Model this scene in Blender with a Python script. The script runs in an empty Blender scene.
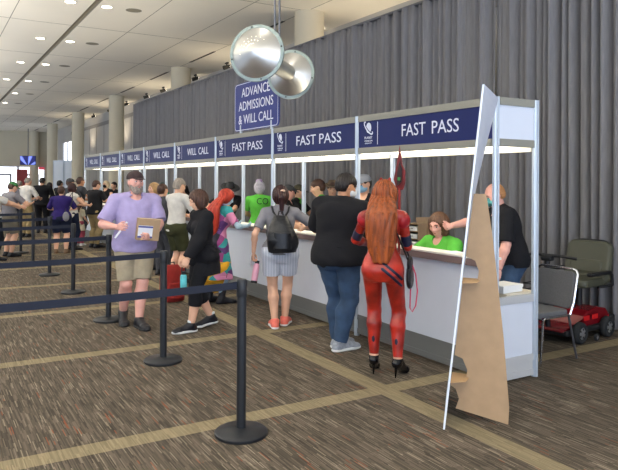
import bpy, bmesh, math, random
import numpy as np
from mathutils import Vector, Matrix
random.seed(7)
SC = bpy.context.scene
COL = SC.collection
PI = math.pi
R = math.radians

# ------------------------------------------------------------------ materials
def lin(c):
    if isinstance(c, str):
        c = c.lstrip('#'); c = [int(c[i:i+2], 16) for i in (0, 2, 4)]
    return tuple(((v/255)/12.92 if v/255 <= .04045 else ((v/255+.055)/1.055)**2.4) for v in c) + (1,)

_M = {}
def mat(name, col, rough=.7, metal=0, nscale=0, namt=.15, bump=0, bscale=200, spec=.4, stretch=None):
    if name in _M: return _M[name]
    m = bpy.data.materials.new(name); m.use_nodes = True
    nt = m.node_tree; b = nt.nodes['Principled BSDF']
    c = lin(col)
    b.inputs['Base Color'].default_value = c
    b.inputs['Roughness'].default_value = rough
    b.inputs['Metallic'].default_value = metal
    b.inputs['Specular IOR Level'].default_value = spec
    if nscale or bump:
        tc = nt.nodes.new('ShaderNodeTexCoord')
        src = tc.outputs['Object']
        if stretch:
            mp = nt.nodes.new('ShaderNodeMapping'); mp.inputs['Scale'].default_value = stretch
            nt.links.new(src, mp.inputs['Vector']); src = mp.outputs['Vector']
    if nscale:
        n = nt.nodes.new('ShaderNodeTexNoise'); n.inputs['Scale'].default_value = nscale
        n.inputs['Detail'].default_value = 3
        nt.links.new(src, n.inputs['Vector'])
        r = nt.nodes.new('ShaderNodeValToRGB')
        r.color_ramp.elements[0].position = .3; r.color_ramp.elements[1].position = .7
        r.color_ramp.elements[0].color = tuple(v*(1-namt) for v in c[:3])+(1,)
        r.color_ramp.elements[1].color = tuple(min(1, v*(1+namt)) for v in c[:3])+(1,)
        nt.links.new(n.outputs['Fac'], r.inputs['Fac']); nt.links.new(r.outputs['Color'], b.inputs['Base Color'])
    if bump:
        n2 = nt.nodes.new('ShaderNodeTexNoise'); n2.inputs['Scale'].default_value = bscale
        n2.inputs['Detail'].default_value = 2
        nt.links.new(src, n2.inputs['Vector'])
        bp = nt.nodes.new('ShaderNodeBump'); bp.inputs['Strength'].default_value = bump
        bp.inputs['Distance'].default_value = .01
        nt.links.new(n2.outputs['Fac'], bp.inputs['Height']); nt.links.new(bp.outputs['Normal'], b.inputs['Normal'])
    _M[name] = m
    return m

def emat(name, col, strength):
    if name in _M: return _M[name]
    m = bpy.data.materials.new(name); m.use_nodes = True
    nt = m.node_tree; b = nt.nodes['Principled BSDF']
    b.inputs['Base Color'].default_value = lin(col)
    b.inputs['Emission Color'].default_value = lin(col)
    b.inputs['Emission Strength'].default_value = strength
    _M[name] = m
    return m

def bands(name, cols, axis, freq, rough=.8, offs=0):
    """stripes of the listed colours, repeated freq times per metre along an object axis"""
    m = bpy.data.materials.new(name); m.use_nodes = True
    nt = m.node_tree; b = nt.nodes['Principled BSDF']; b.inputs['Roughness'].default_value = rough
    tc = nt.nodes.new('ShaderNodeTexCoord'); sp = nt.nodes.new('ShaderNodeSeparateXYZ')
    nt.links.new(tc.outputs['Object'], sp.inputs[0])
    ma = nt.nodes.new('ShaderNodeMath'); ma.operation = 'MULTIPLY_ADD'
    ma.inputs[1].default_value = freq; ma.inputs[2].default_value = offs
    nt.links.new(sp.outputs[axis], ma.inputs[0])
    fr = nt.nodes.new('ShaderNodeMath'); fr.operation = 'FRACT'; nt.links.new(ma.outputs[0], fr.inputs[0])
    r = nt.nodes.new('ShaderNodeValToRGB'); r.color_ramp.interpolation = 'CONSTANT'
    while len(r.color_ramp.elements) < len(cols): r.color_ramp.elements.new(.5)
    for i, (p, c) in enumerate(cols):
        r.color_ramp.elements[i].position = p; r.color_ramp.elements[i].color = lin(c)
    nt.links.new(fr.outputs[0], r.inputs['Fac']); nt.links.new(r.outputs['Color'], b.inputs['Base Color'])
    return m

# ------------------------------------------------------------------ objects
def tag(o, label=None, cat=None, group=None, kind=None):
    if label: o['label'] = label
    if cat: o['category'] = cat
    if group: o['group'] = group
    if kind: o['kind'] = kind
    return o

def empty(name, loc, rz=0):
    o = bpy.data.objects.new(name, None); COL.objects.link(o)
    o.location = loc; o.rotation_euler = (0, 0, rz); o.empty_display_size = .1
    return o

def copy_tree(o, parent=None):
    c = o.copy(); COL.objects.link(c)
    if parent is not None: c.parent = parent
    for ch in list(o.children): copy_tree(ch, c)
    return c

class MB:
    """collects boxes, cylinders, tubes, prisms and lathes into one mesh"""
    def __init__(self): self.v = []; self.f = []; self.mi = []; self.cur = 0
    def add(self, vs, fs):
        n = len(self.v); self.v += [tuple(v) for v in vs]
        for f in fs: self.f.append(tuple(i+n for i in f)); self.mi.append(self.cur)
        return self
    def box(self, x0, x1, y0, y1, z0, z1, M=None):
        vs = [Vector((x, y, z)) for x in (x0, x1) for y in (y0, y1) for z in (z0, z1)]
        if M is not None: vs = [M @ v for v in vs]
        return self.add(vs, [(0,1,3,2),(4,6,7,5),(0,4,5,1),(2,3,7,6),(0,2,6,4),(1,5,7,3)])
    def cyl(self, a, b, ra, rb=None, n=16, caps=True):
        rb = ra if rb is None else rb
        a, b = Vector(a), Vector(b); w = (b-a).normalized()
        u = w.orthogonal().normalized(); v = w.cross(u)
        vs = []
        for p, r in ((a, ra), (b, rb)):
            for i in range(n):
                t = 2*PI*i/n; vs.append(p + u*math.cos(t)*r + v*math.sin(t)*r)
        fs = [(i, (i+1) % n, n+(i+1) % n, n+i) for i in range(n)]
        if caps: fs += [tuple(range(n-1, -1, -1)), tuple(range(n, 2*n))]
        return self.add(vs, fs)
    def tube(self, pts, r, n=8, closed=False):
        pts = [Vector(p) for p in pts]; m = len(pts); vs = []; fs = []
        u = None
        for i, p in enumerate(pts):
            if closed: d = pts[(i+1) % m]-pts[i-1]
            else: d = pts[min(i+1, m-1)]-pts[max(i-1, 0)]
            d.normalize()
            u = d.orthogonal().normalized() if u is None else (u-d*u.dot(d)).normalized()
            v = d.cross(u); rr = r[i] if isinstance(r, (list, tuple)) else r
            for k in range(n):
                t = 2*PI*k/n; vs.append(p+u*math.cos(t)*rr+v*math.sin(t)*rr)
        for i in range(m if closed else m-1):
            j = (i+1) % m
            for k in range(n): fs.append((i*n+k, i*n+(k+1) % n, j*n+(k+1) % n, j*n+k))
        if not closed: fs += [tuple(range(n-1, -1, -1)), tuple(range((m-1)*n, m*n))]
        return self.add(vs, fs)
    def lathe(self, prof, n=32, M=None, ring=False):
        """profile (radius, height) turned about z"""
        vs = []; fs = []; m = len(prof)
        for r, z in prof:
            for k in range(n):
                t = 2*PI*k/n; vs.append(Vector((r*math.cos(t), r*math.sin(t), z)))
        if M is not None: vs = [M @ v for v in vs]
        for i in range(m-1):
            for k in range(n): fs.append((i*n+k, i*n+(k+1) % n, (i+1)*n+(k+1) % n, (i+1)*n+k))
        if ring: fs += [((m-1)*n+k, (m-1)*n+(k+1) % n, (k+1) % n, k) for k in range(n)]
        else: fs += [tuple(range(n-1, -1, -1)), tuple(range((m-1)*n, m*n))]
        return self.add(vs, fs)
    def prism(self, poly, o, u, v, w, t):
        """polygon in the (u,v) frame at o, thickened by t along w"""
        o, u, v, w = Vector(o), Vector(u), Vector(v), Vector(w); n = len(poly)
        vs = [o+u*p[0]+v*p[1]-w*t/2 for p in poly]+[o+u*p[0]+v*p[1]+w*t/2 for p in poly]
        fs = [tuple(range(n-1, -1, -1)), tuple(range(n, 2*n))]+[(i, (i+1) % n, n+(i+1) % n, n+i) for i in range(n)]
        return self.add(vs, fs)
    def build(self, name, m, parent=None, smooth=False, bevel=0, fix=True):
        me = bpy.data.meshes.new(name); me.from_pydata(self.v, [], self.f)
        for x in (m if isinstance(m, (list, tuple)) else [m]): me.materials.append(x)
        if isinstance(m, (list, tuple)): me.polygons.foreach_set('material_index', self.mi)
        if fix:
            bm = bmesh.new(); bm.from_mesh(me); bmesh.ops.recalc_face_normals(bm, faces=bm.faces); bm.to_mesh(me); bm.free()
        if smooth:
            me.polygons.foreach_set('use_smooth', [True]*len(me.polygons)); me.set_sharp_from_angle(angle=R(40))
        o = bpy.data.objects.new(name, me); COL.objects.link(o)
        if parent is not None: o.parent = parent
        if bevel:
            md = o.modifiers.new('bevel', 'BEVEL'); md.width = bevel; md.segments = 2; md.limit_method = 'ANGLE'
        return o

def text_mesh(name, s, size, m, parent, M, ext=.002, width=None, cap=None, align='CENTER'):
    cu = bpy.data.curves.new('t', 'FONT'); cu.body = s; cu.size = size; cu.extrude = ext
    cu.align_x = align; cu.align_y = 'CENTER'; cu.resolution_u = 3
    ob = bpy.data.objects.new('t', cu); COL.objects.link(ob)
    dg = bpy.context.evaluated_depsgraph_get()
    me = bpy.data.meshes.new_from_object(ob.evaluated_get(dg)); bpy.data.objects.remove(ob)
    n = len(me.vertices); co = np.empty(n*3); me.vertices.foreach_get('co', co); co = co.reshape(-1, 3)
    lo, hi = co.min(0), co.max(0)
    mid = (lo+hi)/2
    co -= mid*np.array([1, 1, 0])
    if width: co[:, 0] *= width/(hi[0]-lo[0])
    if cap: co[:, 1] *= cap/(hi[1]-lo[1])
    me.vertices.foreach_set('co', co.reshape(-1)); me.transform(M)
    me.materials.clear(); me.materials.append(m); me.name = name
    o = bpy.data.objects.new(name, me); COL.objects.link(o)
    if parent is not None: o.parent = parent
    return o

# ------------------------------------------------------------------ smooth bodies (distance fields turned into one surface)
def V(*a): return np.array(a, float)
def nrm(v): return v/ (np.linalg.norm(v)+1e-9)

def ell(c, r, Rm=None, k=.02, op='+'):
    c = np.asarray(c, float); r = np.asarray(r, float); m = r.max()
    def f(X, Y, Z):
        x, y, z = X-c[0], Y-c[1], Z-c[2]
        if Rm is not None:
            x, y, z = (Rm[0,0]*x+Rm[1,0]*y+Rm[2,0]*z, Rm[0,1]*x+Rm[1,1]*y+Rm[2,1]*z, Rm[0,2]*x+Rm[1,2]*y+Rm[2,2]*z)
        a = np.sqrt((x/r[0])**2+(y/r[1])**2+(z/r[2])**2); b = np.sqrt((x/r[0]**2)**2+(y/r[1]**2)**2+(z/r[2]**2)**2)+1e-9
        return a*(a-1)/b
    return (c-m, c+m, f, k, op)

def cone(a, b, ra, rb, k=.02, op='+', ca=False, cb=False, flat=None):
    a = np.asarray(a, float); b = np.asarray(b, float); L = np.linalg.norm(b-a)+1e-9; w = (b-a)/L; m = max(ra, rb)
    fm = max(1, flat[1]) if flat else 1
    def f(X, Y, Z):
        x, y, z = X-a[0], Y-a[1], Z-a[2]
        t = x*w[0]+y*w[1]+z*w[2]; tc = np.clip(t, 0, L)
        x, y, z = x-w[0]*tc, y-w[1]*tc, z-w[2]*tc
        if flat:
            n, s = flat; q = x*n[0]+y*n[1]+z*n[2]; e = q*(1/s-1)
            d = np.sqrt((x+n[0]*e)**2+(y+n[1]*e)**2+(z+n[2]*e)**2)
            rr = ra+(rb-ra)*tc/L
            d = (d-rr)*min(1, s)
        else:
            d = np.sqrt(x*x+y*y+z*z)-(ra+(rb-ra)*tc/L)
        if ca: d = np.maximum(d, -t)
        if cb: d = np.maximum(d, t-L)
        return d
    return (np.minimum(a, b)-m*fm, np.maximum(a, b)+m*fm, f, k, op)

def half(p, n, op='&'):
    """keep the side the normal points away from"""
    p = np.asarray(p, float); n = nrm(np.asarray(n, float))
    return (None, None, lambda X, Y, Z: (X-p[0])*n[0]+(Y-p[1])*n[1]+(Z-p[2])*n[2], .004, op)

def seg(s0, s1, k=.001):
    """elliptical section to elliptical section; a section is (centre, x axis, rx, ry[, normal])"""
    Zu = V(0, 0, 1)
    n0 = s0[4] if len(s0) > 4 else Zu; n1 = s1[4] if len(s1) > 4 else Zu
    w = nrm(n0+n1)
    if (s1[0]-s0[0]).dot(w) < 0: s0, s1 = s1, s0
    a, b = s0[0], s1[0]; L = (b-a).dot(w)+1e-9; dv = (b-a)/L
    ux = nrm(s0[1]+s1[1]); ux = nrm(ux-w*ux.dot(w)); uy = np.cross(w, ux)
    m = max(s0[2], s0[3], s1[2], s1[3])
    def f(X, Y, Z):
        x, y, z = X-a[0], Y-a[1], Z-a[2]
        t = x*w[0]+y*w[1]+z*w[2]; tc = np.clip(t, 0, L); h = tc/L
        x, y, z = x-dv[0]*tc, y-dv[1]*tc, z-dv[2]*tc
        u = x*ux[0]+y*ux[1]+z*ux[2]; v = x*uy[0]+y*uy[1]+z*uy[2]
        rx = s0[2]+(s1[2]-s0[2])*h; ry = s0[3]+(s1[3]-s0[3])*h
        p = np.sqrt((u/rx)**2+(v/ry)**2); q = np.sqrt((u/rx**2)**2+(v/ry**2)**2)+1e-9
        return np.maximum(p*(p-1)/q, np.maximum(-t, t-L)-.002)
    return (np.minimum(a, b)-m, np.maximum(a, b)+m, f, k, '+')

def loft(secs, k=.02, sub=4):
    """smooth interpolation between the sections, then a run of short segments"""
    Zu = V(0, 0, 1); n = len(secs)
    full = [np.concatenate([c[0], c[1], [c[2], c[3]], c[4] if len(c) > 4 else Zu]) for c in secs]
    out = []
    for i in range(n-1):
        p0, p1, p2, p3 = full[max(i-1, 0)], full[i], full[i+1], full[min(i+2, n-1)]
        for j in range(sub):
            t = j/sub
            q = .5*(2*p1+(p2-p0)*t+(2*p0-5*p1+4*p2-p3)*t*t+(3*p1-p0-3*p2+p3)*t**3)
            out.append(q)
    out.append(full[-1])
    ss = [(q[:3], q[3:6], max(q[6], .004), max(q[7], .004), q[8:11]) for q in out]
    return [seg(ss[i], ss[i+1]) for i in range(len(ss)-1)]

_E = [(a, b) for a in range(8) for b in range(a+1, 8) if bin(a ^ b).count('1') == 1]
def surface(name, prims, res, m, parent=None, fold=0, ffreq=22, fseed=0, ridge=None):
    plus = [p for p in prims if p[4] == '+']
    lo = np.min([p[0] for p in plus], 0)-4*res-fold; hi = np.max([p[1] for p in plus], 0)+4*res+fold
    n = np.ceil((hi-lo)/res).astype(int)+1
    ax = [(lo[i]+res*np.arange(n[i])).astype(np.float32) for i in range(3)]
    F = np.full(n, .5, np.float32)
    for (a, b, f, k, op) in prims:
        if a is None: i0 = np.zeros(3, int); i1 = n
        else:
            pad = k+3*res+fold
            i0 = np.clip(np.floor((a-pad-lo)/res).astype(int), 0, n-1); i1 = np.clip(np.ceil((b+pad-lo)/res).astype(int)+1, 1, n)
            if (i1 <= i0).any(): continue
        sl = tuple(slice(i0[j], i1[j]) for j in range(3))
        X, Y, Z = ax[0][sl[0]][:, None, None], ax[1][sl[1]][None, :, None], ax[2][sl[2]][None, None, :]
        d = f(X, Y, Z); g = F[sl]
        if op == '&': F[sl] = np.maximum(g, d); continue
        if op == '-': g, d = -g, d
        h = np.clip(.5+.5*(d-g)/k, 0, 1)
        o = d+(g-d)*h-k*h*(1-h)
        F[sl] = -o if op == '-' else o
    if fold:
        X, Y, Z = ax[0][:, None, None], ax[1][None, :, None], ax[2][None, None, :]
        s = fseed*1.7; q = ffreq
        w = np.sin(q*(.8*X+.3*Y)+2.2*np.sin(.5*q*Z+s)+s)*np.sin(q*(.9*Z+.35*X-.3*Y)+1.6*np.sin(.6*q*Y+s)+2*s)
        F -= fold*(.35+.65*w).astype(np.float32)
    if ridge:
        c, amp, fr = ridge
        X, Y, Z = ax[0][:, None, None], ax[1][None, :, None], ax[2][None, None, :]
        th = np.arctan2(X-c[0], Y-c[1])
        F += (amp*np.sin(fr*th+3*np.sin(5*Z)+np.sin(17*Z+3*th))).astype(np.float32)
    S = F < 0
    C = [S[i:n[0]-1+i, j:n[1]-1+j, l:n[2]-1+l] for i in (0, 1) for j in (0, 1) for l in (0, 1)]
    tot = sum(c.astype(np.int8) for c in C); act = (tot > 0) & (tot < 8)
    idx = np.argwhere(act); N = len(idx)
    vid = np.full(act.shape, -1, np.int32); vid[act] = np.arange(N)
    off = [np.array((i, j, l)) for i in (0, 1) for j in (0, 1) for l in (0, 1)]
    fv = [F[idx[:, 0]+o[0], idx[:, 1]+o[1], idx[:, 2]+o[2]] for o in off]
    acc = np.zeros((N, 3)); cnt = np.zeros(N)
    for a, b in _E:
        mk = (fv[a] < 0) != (fv[b] < 0); den = fv[a]-fv[b]; den[~mk] = 1
        t = fv[a]/den
        acc += np.where(mk[:, None], off[a]+(off[b]-off[a])*t[:, None], 0); cnt += mk
    P = (idx+acc/np.maximum(cnt, 1)[:, None])*res+lo
    Q = []
    for A in range(3):
        B, D = (A+1) % 3, (A+2) % 3
        s0 = [slice(1, -1)]*3; s1 = [slice(1, -1)]*3; s0[A] = slice(0, -1); s1[A] = slice(1, None)
        a, b = S[tuple(s0)], S[tuple(s1)]
        e = np.argwhere(a != b)
        if not len(e): continue
        ins = a[tuple(e.T)]
        e = e.copy(); e[:, B] += 1; e[:, D] += 1
        def cell(db, dd):
            q = e.copy(); q[:, B] += db; q[:, D] += dd; return vid[tuple(q.T)]
        q = np.stack([cell(-1, -1), cell(0, -1), cell(0, 0), cell(-1, 0)], 1)
        q[~ins] = q[~ins][:, ::-1]; Q.append(q)
    Q = np.concatenate(Q).astype(np.int32)
    me = bpy.data.meshes.new(name)
    me.vertices.add(N); me.vertices.foreach_set('co', P.astype(np.float32).reshape(-1))
    me.loops.add(Q.size); me.loops.foreach_set('vertex_index', Q.reshape(-1))
    me.polygons.add(len(Q)); me.polygons.foreach_set('loop_start', np.arange(0, Q.size, 4, dtype=np.int32))
    me.polygons.foreach_set('use_smooth', np.ones(len(Q), bool))
    me.update(calc_edges=True)
    for x in (m if isinstance(m, (list, tuple)) else [m]): me.materials.append(x)
    o = bpy.data.objects.new(name, me); COL.objects.link(o)
    if parent is not None: o.parent = parent
    return o
# ------------------------------------------------------------------ people
SKIN = {'fair': 'd9a98c', 'pink': 'd8a090', 'tan': 'b98563', 'brown': '8a5a3e', 'blue': '9db6c8'}
def skin(n): return mat('skin_'+n, SKIN[n], .55, 0, 9, .08)
EYEW = mat('eye_white', 'e8e4de', .3); IRIS = mat('eye_iris', '2b2019', .2)

def ik(S, T, l1, l2, hint):
    d = T-S; L = np.linalg.norm(d); m = (l1+l2)*.995
    if L > m: T = S+d*m/L; d = T-S; L = m
    w = d/L; a = (l1*l1-l2*l2+L*L)/(2*L); h = math.sqrt(max(l1*l1-a*a, 1e-6))
    n = hint-w*hint.dot(w); n = nrm(n)
    return S+w*a+n*h, T

class Person:
    def __init__(self, label, loc, face, H=1.72, sex='m', bw=1., belly=0., res=.010, lean=0, side=0, twist=0, pz=None, py=0,
                 yaw=0, pitch=0, hips=1., feet=None, knees=None, arms=(None, None), tone='fair', limb=1., bust=1., brow='5a4332', headscale=1., group=None):
        self.H, self.res, self.sex = H, res, sex
        f = sex == 'f'
        h = H
        self.arm_k = limb*(.9 if f else 1.)*(bw**.5)
        self.leg_k = limb*(bw**.5)*(1.03 if f else 1)
        # spine
        p0 = V(0, py, pz if pz is not None else .52*h)
        n = 24; L = .295*h/n; pts = [p0]; ang = []
        for i in range(n+1):
            t = i/n; a = R(lean)*min(1, t*1.6); ang.append(a)
            up = V(math.sin(R(side))*t, math.sin(a), math.cos(a)); pts.append(pts[-1]+nrm(up)*L)
        self.pts, self.ang, self.n, self.twist, self.side, self.p0 = pts, ang, n, R(twist), R(side), p0
        if f: prof = [(-.22,.060,.052,0),(-.1,.096,.066,-.006),(.0,.100*hips,.070,-.008),(.18,.090*hips,.060,0),(.38,.070,.050,.003),(.6,.080,.056,.004),(.8,.086,.056,0),(.93,.072,.046,-.004),(1.02,.036,.036,-.008)]
        else: prof = [(-.22,.060,.052,0),(-.1,.094,.064,-.004),(.0,.096*hips,.066,-.005),(.18,.091*hips,.062,0),(.38,.085,.056,.002),(.6,.093,.062,.003),(.8,.102,.066,0),(.93,.090,.056,-.004),(1.02,.042,.042,-.008)]
        P = []
        for s, rx, ry, yo in prof:
            g = belly*math.exp(-((s-.3)/.3)**2)
            k = bw if s < .98 else 1
            P.append((s, rx*h*k*(1+.25*g), ry*h*k*(1+.5*g), (yo+.03*g)*h))
        self.prof = P
        # shoulders, neck, head
        sw = (.100 if f else .113)*h*(bw**.6)
        self.sh = []
        for sd in (1, -1):
            c, x, y, z = self.frame(.915); self.sh.append(c+x*sd*sw+z*.004*h)
        c, x, y, z = self.frame(1.0)
        hd = R(yaw)+self.twist; hp = R(pitch)
        hz = nrm(z*.6+V(0, 0, .4))
        self.neck0 = c-y*.004*h
        fy = V(-math.sin(hd), math.cos(hd), 0)
        fw = nrm(fy*math.cos(hp)-V(0, 0, 1)*math.sin(hp)); up = nrm(V(0, 0, 1)*math.cos(hp)+fy*math.sin(hp)); rx = np.cross(fw, up)
        self.q = h*.0655*headscale
        self.hc = c+hz*.052*h+up*self.q*.78+fw*self.q*.12
        self.Rh = np.stack([rx, fw, up], 1)
        self.neck1 = self.hc-up*self.q*.45-fw*self.q*.12
        # legs
        self.legs = []
        hx = .052*h*(bw**.7)*hips
        if feet is None: feet = ((.085*bw, 0, -8), (-.085*bw, 0, 8))
        for i, ft in enumerate(feet):
            sd = 1 if i == 0 else -1
            lift = ft[3] if len(ft) > 3 else 0; heel = ft[4] if len(ft) > 4 else 0
            fwd = V(-math.sin(R(ft[2])), math.cos(R(ft[2])), 0)
            hip = p0+V(sd*hx, 0, -.005*h)
            ank = V(ft[0], ft[1], .045*h+lift+heel)
            hint = V(*(knees[i])) if knees else V(fwd[0]*.6, 1, .05)
            kn, ank = ik(hip, ank, .245*h, .238*h, hint)
            self.legs.append((hip, kn, ank, fwd, heel, lift))
        # arms
        self.arms = []
        for i in range(2):
            sd = 1 if i == 0 else -1; S = self.sh[i]; a = arms[i] or {}
            T = V(*a['to']) if 'to' in a else S+V(sd*.075*bw, .05, -.30*h)
            el, T = ik(S, T, .168*h, .145*h, V(*a.get('hint', (sd*.5, -1, -.4))))
            d = nrm(V(*a['dir'])) if 'dir' in a else nrm(T-el)
            th = V(*a.get('thumb', (-sd*.3, 1, .2))); th = nrm(th-d*th.dot(d))
            nn = np.cross(th, d)*sd
            self.arms.append((S, el, T, d, th, nn, a.get('curl', 28), sd))
        self.root = surface('person', self.body(), res, skin(tone))
        self.root.location = (loc[0], loc[1], loc[2] if len(loc) > 2 else 0); self.root.rotation_euler = (0, 0, R(face))
        tag(self.root, label, 'person', group)
        self.face_details(brow)
    def frame(self, s):
        t = s*self.n; i = int(max(0, min(self.n-1, math.floor(t)))); fr = t-i
        a, b = self.pts[i], self.pts[i+1]; w = nrm(b-a); c = a+(b-a)*fr
        tw = self.twist*min(max(s, 0), 1)
        x = V(math.cos(tw), math.sin(tw), 0); x = nrm(x-w*x.dot(w)); y = np.cross(w, x)
        return c, x, y, w
    def sec(self, s, inf=0, kx=1, ky=1, dy=0):
        P = self.prof
        if s <= P[0][0]: v = P[0][1:]
        elif s >= P[-1][0]: v = P[-1][1:]
        else:
            for a, b in zip(P, P[1:]):
                if a[0] <= s <= b[0]:
                    t = (s-a[0])/(b[0]-a[0]); v = [a[j]+(b[j]-a[j])*t for j in (1, 2, 3)]; break
        c, x, y, z = self.frame(s)
        return (c+y*(v[2]+dy), x, v[0]*kx+inf, v[1]*ky+inf, z)
    def torso(self, s0, s1, inf=0, flare=0, k=.03):
        ss = [s0]+[p[0] for p in self.prof if s0+.02 < p[0] < s1-.02]+[s1]
        secs = []
        for s in ss:
            e = inf+flare*max(0, 1-(s-s0)/.5)
            secs.append(self.sec(s, e))
        pr = loft(secs, k)
        h = self.H
        if s1 > .7:
            if self.sex == 'f' and s0 < .5:
                for sd in (1, -1):
                    c, x, y, z = self.frame(.66); pr.append(ell(c+x*sd*.042*h+y*.048*h, (.034*h+inf,)*3, None, .035))
            c, x, y, z = self.frame(.93)
            for i in (0, 1):
                S = self.sh[i]
                pr.append(cone(c, S, .042*h+inf, .030*h*self.arm_k+inf, .035))
                pr.append(cone(self.frame(1.03)[0]-y*.006*h, S+z*.006*h, .026*h+inf*.6, .020*h*self.arm_k+inf, .03))
        if s0 < .02:
            for sd in (1, -1):
                c, x, y, z = self.frame(-.03); pr.append(ell(c+x*sd*.045*h-y*.03*h, (.05*h+inf, .045*h+inf, .05*h+inf), None, .03))
        return pr
    def arm(self, i, inf=0, frac=2, ease=1., k=.02):
        S, el, T = self.arms[i][:3]; h = self.H; a = self.arm_k
        r = [.031*h*a, .0235*h*a, .0245*h*a, .0155*h*a]
        pr = []
        f = min(1, frac); e = S+(el-S)*f
        pr.append(cone(S, e, r[0]+inf, (r[0]+(r[1]-r[0])*f)*ease+inf, k, cb=frac < 1))
        if frac > 1:
            f = min(1, frac-1); m = el+(T-el)*.25; 
            if f > .25:
                pr.append(cone(el, m, r[1]*ease+inf, r[2]*ease+inf, k))
                e = el+(T-el)*f; g = (f-.25)/.75
                pr.append(cone(m, e, r[2]*ease+inf, (r[2]+(r[3]-r[2])*g)*ease+inf, k, cb=True))
            else:
                e = el+(T-el)*f; pr.append(cone(el, e, r[1]*ease+inf, r[2]*ease+inf, k, cb=True))
        return pr
    def hand(self, i):
        S, el, T, d, th, nn, curl, sd = self.arms[i]; s = self.H/1.75; pr = []
        lo = self.res*1.15
        pr.append(cone(T-d*.01*s, T+d*.03*s, .021*s, .026*s, .012, flat=(nn, .62)))
        pr.append(cone(T+d*.04*s+th*.012*s, T+d*.083*s+th*.016*s, .026*s, .024*s, .012, flat=(nn, .55)))
        pr.append(cone(T+d*.04*s-th*.012*s, T+d*.078*s-th*.020*s, .026*s, .022*s, .012, flat=(nn, .55)))
        for j, (o, L, b) in enumerate(((.030, .070, .090), (.010, .078, .094), (-.011, .073, .090), (-.031, .057, .082))):
            p = T+d*(b-.01)*s+th*o*s; a = R(curl*.5); dd = d
            r = max(lo, .0088*s)
            for m, (fr, rr) in enumerate(((.46, 1), (.30, .92), (.24, .82))):
                dd = d*math.cos(a)+nn*math.sin(a)+th*o*1.2
                q = p+nrm(dd)*L*fr*s
                pr.append(cone(p, q, r*(1, .94, .86)[m], r*rr*.95, .004)); p = q; a += R(curl)
        p = T+d*.025*s+th*.024*s
        q = p+nrm(d*.75+th*.62+nn*.3)*.046*s; w = q+nrm(d*.95+th*.1+nn*.45)*.036*s
        r = max(lo, .0105*s)
        pr += [cone(p, q, r*1.25, r, .008), cone(q, w, r, r*.85, .004)]
        return pr
    def leg(self, i, inf=0, frac=2, ease=1., minr=0, k=.02):
        hip, kn, an = self.legs[i][:3]; h = self.H; a = self.leg_k
        r = [.054*h*a, .034*h*a, .037*h*a, .0215*h*min(a, 1.15)]
        rr = [max(v*ease+inf, minr) for v in r]; pr = []
        f = min(1, frac); e = hip+(kn-hip)*f
        pr.append(cone(hip, e, rr[0], rr[0]+(rr[1]-rr[0])*f, .03, cb=frac < 1))
        if frac > 1:
            f = frac-1; fwd = self.legs[i][3]
            m = kn+(an-kn)*.3-fwd*.012*h; g = min(f, .3)/.3
            pr.append(cone(kn, kn+(m-kn)*g, rr[1], rr[1]+(rr[2]-rr[1])*g, k, cb=f < .3))
            if f > .3:
                g = (f-.3)/.7; pr.append(cone(m, m+(an-m)*g, rr[2], rr[2]+(rr[3]-rr[2])*g, k, cb=frac < 2 or minr > 0))
        return pr
    def foot(self, i, inf=0):
        hip, kn, an, f, heel, lift = self.legs[i]; h = self.H
        A = V(an[0], an[1], 0); up = V(0, 0, 1)
        hl = A-f*.022*h+up*(.020*h+heel+lift); b = A+f*(.088*h-heel*.15)+up*(.017*h+lift); t = A+f*(.118*h-heel*.15)+up*(.013*h+lift)
        sd = np.cross(f, up)
        return [cone(an, hl+f*.012*h, .021*h+inf, .020*h+inf, .02), cone(an, b, .020*h+inf, .016*h+inf, .02),
                cone(hl, b, .0195*h+inf, .017*h+inf, .015), cone(b-sd*.010*h, t-sd*.008*h, .016*h+inf, .012*h+inf, .012), cone(b+sd*.010*h, t+sd*.006*h, .016*h+inf, .012*h+inf, .012)]
    def hp(self, *v): return self.hc+self.Rh @ (V(*v)*self.q)
    def hell(self, c, r, k=.02, op='+', inf=0): return ell(self.hp(*c), V(*r)*self.q+inf, self.Rh, k, op)
    def hhalf(self, p, n, op='&'): return half(self.hp(*p), self.Rh @ V(*n), op)
    def hcone(self, a, b, ra, rb, k=.02, op='+', **kw):
        return cone(self.hp(*a), self.hp(*b), ra*self.q, rb*self.q, k, op, **kw)
    def headp(self, inf=0):
        q = self.q
        pr = [self.hell((0, -.12, .25), (.66, .84, .76), .03, inf=inf), self.hell((0, .16, -.26), (.55, .62, .70), .04, inf=inf), self.hell((0, .46, -.74), (.24, .22, .20), .035, inf=inf)]
        for s in (1, -1):
            pr.append(self.hell((s*.32, .52, -.2), (.20, .2, .2), .03, inf=inf))
            pr.append(self.hell((s*.27, .80, .05), (.15, .14, .10), .025, '-'))
            pr.append(self.hell((s*.66, -.08, -.06), (.09, .19, .27), .008))
        pr += [self.hcone((-.28, .66, .2), (.28, .66, .2), .09, .09, .03), self.hcone((0, .72, .12), (0, .93, -.2), .06, .115, .02),
               self.hell((-.09, .86, -.24), (.08, .09, .07), .012), self.hell((.09, .86, -.24), (.08, .09, .07), .012),
               self.hell((0, .73, -.5), (.2, .1, .09), .02)]
        return pr
    def body(self):
        h = self.H
        pr = self.torso(-.22, 1.02)
        pr.append(cone(self.neck0, self.neck1, .033*h*(.86 if self.sex == 'f' else 1), .031*h*(.86 if self.sex == 'f' else 1), .02))
        pr += self.headp()
        for i in (0, 1): pr += self.arm(i)+self.hand(i)+self.leg(i)+self.foot(i)
        return pr
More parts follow.
